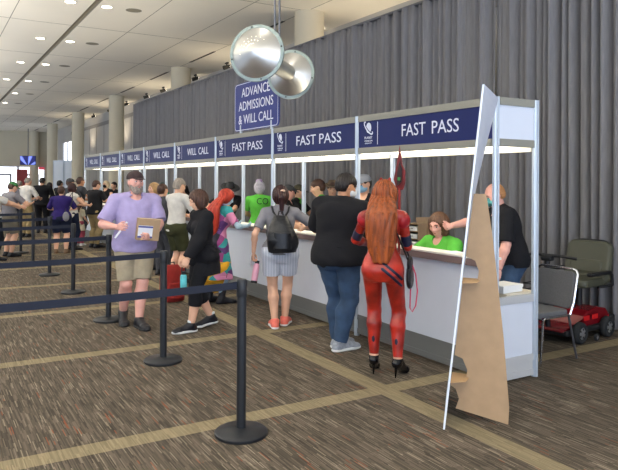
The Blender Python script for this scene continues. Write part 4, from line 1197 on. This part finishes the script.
# costumed person in the red bodysuit
sr = mat('suit_red', '9c2417', .33, .0, 6, .5, .08, 40, .5); sdk = mat('suit_navy', '1a1e38', .4)
P = Person('person with very long orange hair in a shiny red bodysuit and black heels', (3.45, 4.49), -46, H=1.66, sex='f', res=.0055, lean=10, yaw=-14, pitch=8, tone='fair', bw=.96, limb=.95, hips=1.08, pz=.52*1.66+.075,
    feet=((.135, .01, -16, 0, .085), (-.085, .07, 6, 0, .085)), arms=({'to': (.13, .36, 1.14), 'hint': (.35, -.6, -.8), 'curl': 55, 'thumb': (-.3, .2, 1)}, {'to': (-.16, .38, 1.11), 'hint': (-.9, -.4, -.6)}))
rp = P
def suit(inf):
    pr = P.torso(-.22, 1.0, inf)
    for i in (0, 1): pr += P.arm(i, inf, 1.95)+P.leg(i, inf, 2)
    return pr
P.wear('bodysuit', suit(.006), sr, .002, 30)
hb = suit(.010)
def inter(p): return (None, None, p[2], .004, '&')
def zone(name, shape, m):
    pr = suit(.0095)
    lo, hi = shape[0], shape[1]
    F_ = shape[2]
    q = [(np.maximum(a[0], lo-.02), np.minimum(a[1], hi+.02), a[2], a[3], a[4]) for a in pr if (a[1] > lo).all() and (a[0] < hi).all()]
    P.wear(name, q+[inter(shape)], m, res=.006)
hc_ = P.frame(.0)[0]
for j in range(2):   # slanted stripes on the right hip
    zone('hip_stripe', cone(V(.02, -.14, hc_[2]+.07-.058*j), V(.185, -.06, hc_[2]-.085-.058*j), .0135, .0135, flat=((.35, -.94, 0), 7)), sdk)
for i in (0, 1):
    S_, e_, T_ = P.arms[i][:3]
    pr = P.arm(i, .012, 1.0)
    P.wear('sleeve_band', [cone(S_+(e_-S_)*.62, S_+(e_-S_)*1.0, .047, .043, .01, ca=True, cb=True)], sdk)
    P.wear('shoulder_pad', [ell(S_+(e_-S_)*.12, (.066, .066, .075), None, .02)], mat('pad_red', 'a8222a', .3, 0, 10, .2))
    k_ = P.legs[i]
    c0 = k_[1]+(k_[2]-k_[1])*.62-k_[3]*.035
    zone('calf_mark', ell(c0, (.017, .05, .035)), sdk)
    # heeled shoes
    hip, kn, an, f_, heel, lift = k_
    prs = P.foot(i, .007)
    hl = V(an[0], an[1], 0)-f_*.022*P.H
    prs += [half((0, 0, .004), (0, 0, -1)), half(an+V(0, 0, -.0), (0, 0, 1)), ell(an+f_*.03+V(0, 0, .012), (.03, .045, .035), None, .01, '-')]
    sh_ = P.wear('high_heel', prs, mat('patent_black', '0d0d10', .18))
    hz = MB(); hz.cyl((hl[0], hl[1], heel+.02), (hl[0]-f_[0]*.012, hl[1]-f_[1]*.012, 0), .017, .006, 12); hz.build('stiletto', mat('patent_black', '0d0d10', .18), sh_, True)
P.wear('collar_piece', [cone(P.frame(.99)[0], P.frame(1.08)[0], .062, .048, .01, ca=True, cb=True)], sdk)
P.hair('loose', H_OR, .42, 1.25, thick=1.1)
P.wear('hair_clip', [P.hell((.35, -.1, 1.12), (.13, .16, .22), .01), P.hell((-.40, -.1, 1.12), (.13, .16, .22), .01)], mat('clip_red', 'a02a1e', .35), res=.006)
# lance, shoulder bag, pink cord
hq_ = P.hand_pos(0, .075); ln = empty('prop_lance', (hq_.x, hq_.y, 1.02)); tag(ln, 'dark red prop lance held upright in the right hand of the red bodysuit', 'prop')
sl = mat('lance_red', '6a1716', .4, 0, 20, .3)
MB().lathe([(.001, 0), (.012, 0), (.012, .62), (.001, .62)], 12).build('shaft', mat('lance_shaft', '8d2218', .4), ln, True)
MB().prism([(-.025, .60), (.035, .60), (.055, .66), (.058, .78), (.03, .84), (.022, .90), (0, 1.02), (-.012, .92), (-.04, .78), (-.055, .70)], (0, 0, 0), (.62, -.78, 0), (0, 0, 1), (.78, .62, 0), .02).build('blade', sl, ln, bevel=.006)
MB().prism([(-.02, .64), (.025, .68), (.028, .80), (.0, .86), (-.02, .76)], (-.012, -.012, 0), (.62, -.78, 0), (0, 0, 1), (.78, .62, 0), .018).build('blade_inset', mat('lance_dark', '2a1414', .5), ln)
MB().prism([(-.012, .69), (.012, .69), (.012, .72), (-.012, .72)], (-.020, -.018, 0), (.62, -.78, 0), (0, 0, 1), (.78, .62, 0), .012).build('gem', mat('gem_green', '2f7a3a', .3), ln)
sbp = P.world(V(.225, .12, .78))
sb = empty('shoulder_bag', sbp, R(-46)); tag(sb, 'flat black shoulder bag hanging at the hip of the red bodysuit', 'bag')
surface('bag_body', [cone(V(0, -.06, .05), V(0, .06, .05), .055, .055, .02, flat=((1, 0, 0), .4)), cone(V(0, -.05, .20), V(0, .05, .20), .04, .04, .06, flat=((1, 0, 0), .4)), cone(V(0, 0, .05), V(0, 0, .20), .07, .05, .03, flat=((1, 0, 0), .4))], .007, LEATH, sb)
sh0 = P.sh[0]; rel = V(.225, .12, .78)
MB().tube([V(0, .03, .22), V(sh0[0]-.08-rel[0]+.03, sh0[1]+.09-rel[1], sh0[2]-.10-rel[2]), V(sh0[0]-.08-rel[0], sh0[1]+.01-rel[1], sh0[2]+.028-rel[2]), V(sh0[0]-.07-rel[0], sh0[1]-.09-rel[1], sh0[2]-.05-rel[2]), V(-.01, -.04, .22)], .008, 6).build('strap', LEATH, sb, True)
MB().tube([V(.012, -.02, .21), V(.05, .0, .10), V(.065, .01, -.05), V(.05, .015, -.18), V(.02, .015, -.235), V(.0, .01, -.20), V(.005, .0, -.05), V(.012, 0, .05)], .006, 8).build('pink_cord', mat('cord_pink', 'd0486a', .6), sb, True)

# ---- staff behind the counter
P = Person('seated brown-haired staff woman in a lime green shirt behind the counter', (4.86, 5.22), 92, H=1.78, sex='f', bw=1.25, res=.007, lean=10, yaw=14, pitch=20, pz=.545, tone='pink', headscale=1.05,
    feet=((.10, .40, 0), (-.10, .40, 0)), knees=((.05, 1, .6), (-.05, 1, .6)), arms=({'to': (.20, .42, .84), 'hint': (.9, -.3, -.4)}, {'to': (-.18, .44, .84), 'hint': (-.9, -.3, -.4)}))
P.shirt(C_GREEN, .8, -.05, .015, .01, .008); P.pants(C_CHAR); P.shoes(S_BLK); P.hair('bob', mat('hair_warm_brown', '5b3f2c', .5, 0, 60, .3, .4, 150, .4, (1, 1, .15)), width=1.0, thick=1.0)
st = empty('office_chair', (4.94, 5.22, 0), R(92)); tag(st, 'dark office chair under the seated staff woman in lime green', 'chair')
MB().prism(rrect(.46, .44, .08), (0, .02, .435), (1, 0, 0), (0, 1, 0), (0, 0, 1), .05).build('seat', C_CHAR, st, bevel=.015)
MB().prism(rrect(.42, .40, .08), (0, -.27, .74), (1, 0, 0), (0, 0, 1), (0, 1, 0), .04).build('backrest', C_CHAR, st, bevel=.012)
MB().cyl((0, 0, .06), (0, 0, .41), .025).box(-.02, .02, -.28, -.1, .40, .425).box(-.02, .02, -.32, -.295, .40, .62).build('stem', m_plast, st)
b = MB()
for k in range(5): b.tube([(0, 0, .09), (.26*math.cos(2*PI*k/5), .26*math.sin(2*PI*k/5), .06)], .018, 8).cyl((.25*math.cos(2*PI*k/5)-.012, .25*math.sin(2*PI*k/5), .025), (.25*math.cos(2*PI*k/5)+.012, .25*math.sin(2*PI*k/5), .025), .025)
b.build('castor_base', m_plast, st, True)

P = Person('broad man in a black tee and patterned face mask behind the booth end', (5.22, 4.62), 56, H=1.74, bw=1.24, belly=.4, res=.007, lean=20, yaw=14, pitch=24, tone='pink',
    feet=((.13, 0, -8), (-.13, .02, 8)), arms=({'to': (.10, .60, 1.235), 'hint': (.8, -.2, -.2), 'curl': 75}, {'to': (-.30, .20, .84), 'hint': (-.5, -1, .2)}))
P.shirt(C_BLACK, .9, -.12, .015, .015, .008, 1.3); P.pants(C_JEAN, 1.97, .012, 1.05, .06); P.shoes(S_BLK); P.hair('receding', mat('hair_ginger', 'a8764a', .6, 0, 60, .2))
P.mask(mat('mask_print', '4f8f8a', .7, 0, 32, .75))

def simple(lbl, loc, face, top, bottom, hair, hm, sex='m', H=1.72, sleeve=.7, res=.011, shoes=S_BLK, legs='trousers', tone='fair', sole=None, hw=1., hlen=.2, group=None, **kw):
    p = Person(lbl, loc, face, H=H, sex=sex, res=res, tone=tone, **kw)
    if top is not None: p.shirt(top, sleeve, -.10, .014, .012, .006)
    if legs == 'trousers': p.pants(bottom)
    elif legs == 'shorts': p.pants(bottom, .85, .022, 1.12, 0, .1, .006, 'shorts')
    elif legs == 'skirt':
        c0 = p.p0
        p.wear('skirt', p.torso(-.1, .15, .014)+loft([(V(0, 0, .30*p.H), V(1, 0, 0), .21, .17), (c0+V(0, 0, .02), V(1, 0, 0), .18, .13)], .04), bottom, .008)
    p.shoes(shoes, sole)
    if hair: p.hair(hair, hm, hlen, hw)
    return p
FR = lambda z=1.07, y=.36: ({'to': (.17, y, z), 'hint': (.9, -.5, -.5)}, {'to': (-.17, y, z), 'hint': (-.9, -.5, -.5)})
p = simple('staff man in a grey cap and blue face mask left of the orange hair', (5.0, 6.86), 110, C_BLACK, C_CHAR, 'short', H_DK, H=1.82, tone='fair', arms=FR(1.08), lean=6, pitch=12, res=.009)
p.cap(mat('cap_grey', '8d9096', .85)); p.mask(MASKB)
p = simple('staff woman in lime green with short dark hair facing left inside the booth', (5.08, 8.04), 60, C_GREEN, C_BLACK, 'short', H_BR, 'f', H=1.76, arms=FR(1.05), lean=8, pitch=18, bw=1.12, res=.010)
p = simple('person in a brown brimmed bucket hat behind the black-shirted shoulder', (5.72, 8.8), 150, C_CHAR, C_CHAR, 'short', H_BR, H=1.74, arms=FR(1.05), pitch=16, res=.010)
p.hat(mat('hat_brown', '6a5a48', .85), mat('hat_brown_band', '4a3d30', .85), 1.25, .95)
p = simple('staff man in a charcoal baseball cap just right of the ponytail', (5.0, 9.02), -128, C_BLACK, C_CHAR, 'short', H_BR, H=1.66, arms=FR(1.05), pitch=10, res=.010, tone='pink'); p.cap(mat('cap_charcoal', '3a3b3e', .85))
p = simple('staff person in a camouflage cap and black shirt left of the booth\'s rear post', (5.6, 9.72), -140, C_BLACK, C_CHAR, 'short', H_DK, H=1.66, arms=FR(1.05), pitch=14, res=.010); p.cap(C_CAMO)
p.wear('green_undershirt', p.torso(.7, .98, .016), C_GREEN)
p = simple('staff person in lime green with pastel topknot seen from behind', (5.0, 10.0), -34, C_GREEN, C_CHAR, 'bun', H_COL, 'f', H=1.72, arms=FR(1.05), bw=1.1, yaw=-8, res=.009, hw=.95)
p.wear('hair_bun', [p.hell((-.2, -.45, .98), (.34, .34, .34), .03), p.hell((.22, -.5, 1.02), (.30, .3, .32), .03)], mat('hair_lilac', 'a98fb8', .5, 0, 25, .4)); b_ = p.frame(.68); text_mesh('back_print', 'CO', .2, mat('print_dark', '1f3a22', .8), p.root, Matrix(((1, 0, 0, .07), (0, 0, 1, -.155), (0, 1, 0, 1.35), (0, 0, 0, 1))) @ Matrix.Rotation(0, 4, 'Z'), .001, .20, .11).rotation_euler = (0, 0, 0)
p = simple('person in a wide black hat and black clothes bent over the counter', (4.98, 11.37), 172, C_BLACK, C_BLACK, 'short', H_BR, H=1.72, arms=({'to': (.40, .42, 1.09), 'hint': (.9, -.5, .2)}, {'to': (.10, .50, 1.09), 'hint': (-.9, -.2, -.3)}), lean=26, pitch=26, sleeve=.8, res=.009)
p.hat(mat('hat_black', '2a2b2e', .7), mat('hat_band_dark', '141416', .6), 1.65, 1.15)
p = simple('slim grey-haired man in a white tee and olive shorts waiting at the counter', (3.58, 10.22), -72, C_WHITE, C_OLIVE, 'short', H_GR, H=1.76, legs='shorts', arms=FR(1.10), lean=4, pitch=14, res=.008, sleeve=.8)
p.glasses(m_plast)
for i in (0, 1):
    an, kn = p.legs[i][2], p.legs[i][1]; p.wear('sock', [cone(an, an+(kn-an)*.55, .034*p.H*.9, .040*p.H*.95, .01, cb=True)], C_DKRED)
rb_ = empty('red_backpack', (3.02, 8.75, 0), R(10)); tag(rb_, 'red backpack standing on the carpet behind the woman in black', 'backpack')
surface('bag_body', loft([(V(0, 0, .0), V(1, 0, 0), .15, .10), (V(0, 0, .06), V(1, 0, 0), .17, .12), (V(0, .01, .38), V(1, 0, 0), .15, .10), (V(0, .02, .50), V(1, 0, 0), .09, .05)], .05), .009, C_DKRED, rb_, .006)
surface('front_pocket', loft([(V(0, -.11, .05), V(1, 0, 0), .12, .05), (V(0, -.10, .27), V(1, 0, 0), .11, .04)], .03), .009, C_DKRED, rb_)
MB().tube([(-.04, .03, .49), (-.03, .03, .54), (.03, .03, .54), (.04, .03, .49)], .009, 8).build('grab_loop', m_plast, rb_, True)
for s_ in (-1, 1): MB().tube([(.08*s_, .06, .46), (.11*s_, .16, .36), (.12*s_, .15, .14), (.13*s_, .10, .05)], .012, 8).build('shoulder_strap', C_DKRED, rb_, True)
simple('brown-haired person just behind the white tee, mostly hidden', (3.66, 11.2), -60, C_CHAR, C_CHAR, 'short', H_BR, H=1.66, arms=FR(1.16, .3))
simple('dark-haired staff person in black between the white tee and the dark bob', (5.2, 14.3), 120, C_BLACK, C_BLACK, 'long', H_DK, 'f', H=1.62, arms=FR(), pitch=10)
simple('woman with wavy blonde hair and white top behind the bearded man\'s shoulder', (3.78, 12.05), 100, C_WHITE, C_CHAR, 'long', H_BL, 'f', H=1.68, arms=FR(), pitch=4, hlen=.2)
p = simple('seated staff person with auburn hair peering over the far counter', (4.90, 14.75), 110, C_CREAM, C_CHAR, 'bob', mat('hair_auburn', '7a3f28', .5), 'f', H=1.74, pz=.55, feet=((.1, .4, 0), (-.1, .4, 0)), knees=((.05, 1, .6), (-.05, 1, .6)), arms=FR(.82, .4))
st2 = copy_tree(st); st2.location = (4.95, 14.73, 0); st2.rotation_euler.z = R(110); tag(st2, 'dark office chair under the auburn-haired staff person', 'chair')
simple('staff person in green at the back of the booth left of the white tee', (5.45, 16.7), 120, cloth('teal_green', '1f8a55'), C_BLACK, 'long', mat('hair_teal', '1c4a48', .5), 'f', H=1.66, arms=FR())
p = simple('pale-haired staff woman in black wearing a black face mask', (4.80, 20.1), 130, C_BLACK, C_BLACK, 'bob', H_PALE, 'f', H=1.70, sleeve=.2, arms=FR(), pitch=6, bw=1.1); p.mask(C_BLACK)
simple('dark-haired staff person in long black sleeves just right of the pale-haired woman', (5.2, 20.75), 120, C_BLACK, C_BLACK, 'short', H_DK, H=1.66, sleeve=1.9, arms=FR())
p = simple('man in a black tee, khaki trousers and glasses at the WILL CALL counter', (3.66, 16.55), -66, C_BLACK, C_TAN, 'short', H_BR, H=1.72, arms=FR(1.15), pitch=16, lean=4, bw=1.18, belly=.4, yaw=-10); p.glasses(m_plast)
simple('man in a dark grey shirt by the far booth post', (3.72, 18.55), -78, C_CHAR, C_CHAR, 'short', H_BR, H=1.80, arms=FR(1.12), sleeve=.5, tone='tan')
simple('woman with dark red hair and a white top queueing near the far booths', (3.07, 16.25), -70, C_WHITE, C_NAVY, 'bob', H_MAR, 'f', H=1.64, sleeve=.2, arms=FR(1.08))
p = simple('man in a dark grey baseball cap behind the dark red hair', (3.32, 17.85), -60, C_CHAR, C_CHAR, 'short', H_BR, H=1.76, arms=FR()); p.cap(mat('cap_charcoal', '3a3b3e', .85))
p = simple('person in a loose purple top and dark shorts seen from behind in the queue', (2.72, 15.65), -22, C_PURPLE, C_NAVY, 'short', H_BR, 'f', H=1.57, legs='shorts', bw=1.3, belly=.3, sleeve=.95, arms=FR(1.0, .3), shoes=mat('sandal_tan', '6d5540', .7))
ph = empty('grey_backpack', (2.78, 15.40, .86), R(-40)); tag(ph, 'small grey bag worn at the hip below the purple top', 'bag')
surface('bag_body', [ell((0, 0, .0), (.08, .05, .11))], .012, C_GREY, ph)
MB().tube([(-.05, .05, .10), (-.12, .2, .30), (0, .28, .55), (.10, .1, .35), (.05, .03, .12)], .010, 6).build('strap', C_CHAR, ph, True)
p = simple('child with red hair in a pale dress and rose leggings beside the queue', (3.42, 17.2), -50, C_CREAM, C_PINKL, 'long', H_MAR, 'f', H=1.13, arms=({'to': (.14, .16, .62)}, {'to': (-.14, .16, .62)}), shoes=S_WHT, hlen=.05, headscale=1.3)
p.wear('dress', p.torso(-.1, .5, .012)+loft([(V(0, 0, .40), V(1, 0, 0), .18, .15), (V(0, 0, .64), V(1, 0, 0), .12, .09)], .03), C_CREAM, .006)
p = simple('big man in a black suit seen from behind in the queue', (3.22, 21.9), -24, C_BLACK, C_BLACK, 'short', H_DK, H=1.80, bw=1.28, sleeve=1.95, arms=FR(1.05, .3), pitch=22)
simple('balding man in a white shirt and tan trousers reading in the queue', (2.58, 20.6), -58, C_WHITE, C_TAN, 'receding', H_GR, H=1.80, bw=1.1, arms=FR(1.12, .38), pitch=26, lean=6, sleeve=.9)
p = simple('person in a green cap and grey shorts looking at a phone, left in the queue', (1.60, 15.5), -64, C_GREY, mat('cloth_grey_shorts', '6f695c', .9), 'short', H_BR, H=1.68, legs='shorts', bw=1.15, arms=FR(1.16, .42), pitch=24, lean=8); p.cap(C_GCAP)
hp_ = p.hand_pos(0, .08); phn = empty('phone', hp_, R(-64)); tag(phn, 'black phone in the hands of the green-capped person', 'phone')
MB().box(-.04, .04, -.006, .006, -.03, .12, Matrix.Rotation(R(-50), 4, 'X')).build('handset', m_plast, phn, bevel=.003)
simple('person in a white tee and dark trousers at the left edge of the photo', (1.26, 14.9), -76, C_WHITE, C_BLACK, 'short', H_DK, H=1.66, arms=FR(1.12, .5), bw=1.1)
simple('grey-haired person behind the green cap, far back in the queue', (2.98, 25.4), -40, C_GREY, C_CHAR, 'short', H_GR, H=1.68, arms=FR())
simple('person in a cream top with dark hair beside the black suit', (4.0, 25.4), -60, C_CREAM, C_NAVY, 'bob', H_DK, 'f', H=1.62, arms=FR())
simple('dark-haired person in black before the white partition panels', (3.98, 23.2), -60, C_BLACK, C_BLACK, 'short', H_DK, H=1.70, arms=FR(), sleeve=1.9)

# ------------------------------------------------------------------ small things on desks and counters
wb = empty('white_box', (4.40, 3.98, .737), R(4)); tag(wb, 'low white carton on the desk at the near booth end', 'box')
MB().box(-.13, .13, -.10, .10, 0, .055).build('carton', mat('carton_white', 'dcdcda', .6), wb, bevel=.003)
MB().box(-.135, .135, -.105, .105, .04, .065).build('lid', mat('carton_white', 'dcdcda', .6), wb, bevel=.003)
tbk = empty('folding_table', (5.84, 7.0, 0)); tag(tbk, 'long folding table against the drape behind the booths', 'table')
MB().box(-.35, .35, -1.0, 1.0, .71, .74).build('tabletop', m_desk, tbk, bevel=.004)
for s_ in (-1, 1): MB().tube([(-.28, s_*.8, .71), (-.28, s_*.8, 0)], .015).tube([(.28, s_*.8, .71), (.28, s_*.8, 0)], .015).tube([(-.28, s_*.8, .3), (.28, s_*.8, .3)], .012).build('leg', m_pipe, tbk, True)
# brown sorter box holding white trays
sb_ = empty('sorter_box', (5.62, 6.62, .742), R(20)); sb_.scale = (.62, .62, .8); tag(sb_, 'open brown cardboard sorter with shelves on the folding table', 'box')
b = MB(); b.box(-.19, .17, -.19, -.185, 0, .50).box(-.19, .17, .185, .19, 0, .50).box(.165, .17, -.185, .185, 0, .5).box(-.19, .165, -.185, .185, 0, .006).box(-.19, .165, -.185, .185, .494, .5)
b.build('carton', m_card, sb_)
b = MB()
for z in (.125, .25, .375): b.box(-.185, .165, -.185, .185, z, z+.005)
b.build('shelf', m_card, sb_)
for k in range(4):
    t_ = empty('white_tray', (0, 0, 0)); t_.location = sb_.location+Vector((-.012, -.006, .0064+.1*k)); t_.scale = (.62, .62, .8); t_.rotation_euler.z = R(20)
    tag(t_, ['bottom', 'second from the bottom', 'third from the bottom', 'top'][k]+' white card tray in the brown sorter', 'tray', 'white trays in the sorter')
    MB().box(-.15, .15, -.15, .15, 0, .075).build('tray_body', mat('carton_white', 'dcdcda', .6), t_, bevel=.004)
    MB().box(-.153, -.149, -.05, .05, .03, .05).build('tray_label', mat('label_grey', '8a8a88', .7), t_)
ob_ = empty('open_carton', (6.04, 6.76, .742), R(-12)); ob_.scale = (.7, .7, .85); tag(ob_, 'open brown carton with raised flaps on the folding table', 'box')
b = MB(); b.box(-.2, .2, -.2, -.195, 0, .36).box(-.2, .2, .195, .2, 0, .36).box(.195, .2, -.195, .195, 0, .36).box(-.2, -.195, -.195, .195, 0, .36).box(-.195, .195, -.195, .195, 0, .006)
b.build('carton', m_card, ob_)
for k, M_ in enumerate((Matrix.Translation((0, .2, .36)) @ Matrix.Rotation(R(-25), 4, 'X'), Matrix.Translation((0, -.2, .36)) @ Matrix.Rotation(R(50), 4, 'X'))):
    MB().box(-.2, .2, -.003, .003, 0, .19, M_).build('flap', m_card, ob_)
def pump(x, y, lbl):
    o = empty('sanitizer_bottle', (x, y, 1.0565)); tag(o, lbl, 'bottle', 'white sanitizer bottles')
    MB().lathe([(.001, 0), (.032, 0), (.034, .006), (.034, .10), (.022, .125), (.001, .125)], 20).build('bottle_body', mat('bottle_white', 'e2e4e6', .4), o, True)
    MB().cyl((0, 0, .12), (0, 0, .165), .011).box(-.035, .01, -.008, .008, .16, .172).build('pump_head', mat('bottle_white', 'e2e4e6', .4), o, True)
pump(4.21, 7.62, 'white sanitizer bottle on the counter beside the black-shirted man'); pump(4.22, 9.62, 'white sanitizer bottle on the counter in front of the lime green back print')
for x, y, rz, lbl in ((4.18, 9.95, 30, 'white form on the counter by the black hat'), (4.15, 7.4, 10, 'white form on the counter right of the backpack'), (4.16, 4.35, -15, 'white form on the near counter by the standee')):
    o = MB().box(-.075, .075, -.10, .10, 0, .0015).build('paper_form', mat('paper_white', 'e6e6ea', .7)); o.location = (x, y, 1.056); o.rotation_euler.z = R(rz); tag(o, lbl, 'paper', 'paper forms on the counter')
o = empty('card_reader', (4.22, 9.74, 1.0565), R(20)); tag(o, 'small black card terminal on the counter by the black hat', 'card reader')
MB().box(-.04, .04, -.07, .07, 0, .03).build('terminal', m_plast, o, bevel=.006); MB().box(-.028, .028, .01, .055, .03, .032).build('display', mat('display_grey', '6a7a80', .3), o)

# ------------------------------------------------------------------ daylight
wd = bpy.data.worlds.new('world'); SC.world = wd; wd.use_nodes = True
nt = wd.node_tree; bg = nt.nodes['Background']
tc = nt.nodes.new('ShaderNodeTexCoord'); dt = nt.nodes.new('ShaderNodeVectorMath'); dt.operation = 'DOT_PRODUCT'
nt.links.new(tc.outputs['Generated'], dt.inputs[0]); dt.inputs[1].default_value = Vector((.22, -.97, .1)).normalized()
rp_ = nt.nodes.new('ShaderNodeMapRange'); rp_.inputs['From Min'].default_value = 0; rp_.inputs['From Max'].default_value = 1
rp_.inputs['To Min'].default_value = .45; rp_.inputs['To Max'].default_value = 4.9
nt.links.new(dt.outputs['Value'], rp_.inputs['Value'])
sz_ = nt.nodes.new('ShaderNodeSeparateXYZ'); nt.links.new(tc.outputs['Generated'], sz_.inputs[0])
r2_ = nt.nodes.new('ShaderNodeMapRange'); r2_.inputs['From Min'].default_value = .05; r2_.inputs['From Max'].default_value = -.5; r2_.inputs['To Max'].default_value = .8
nt.links.new(sz_.outputs[2], r2_.inputs['Value'])
ad_ = nt.nodes.new('ShaderNodeMath'); ad_.operation = 'ADD'; nt.links.new(rp_.outputs[0], ad_.inputs[0]); nt.links.new(r2_.outputs[0], ad_.inputs[1])
nt.links.new(ad_.outputs[0], bg.inputs['Strength'])
bg.inputs['Color'].default_value = (.76, .90, 1.16, 1)
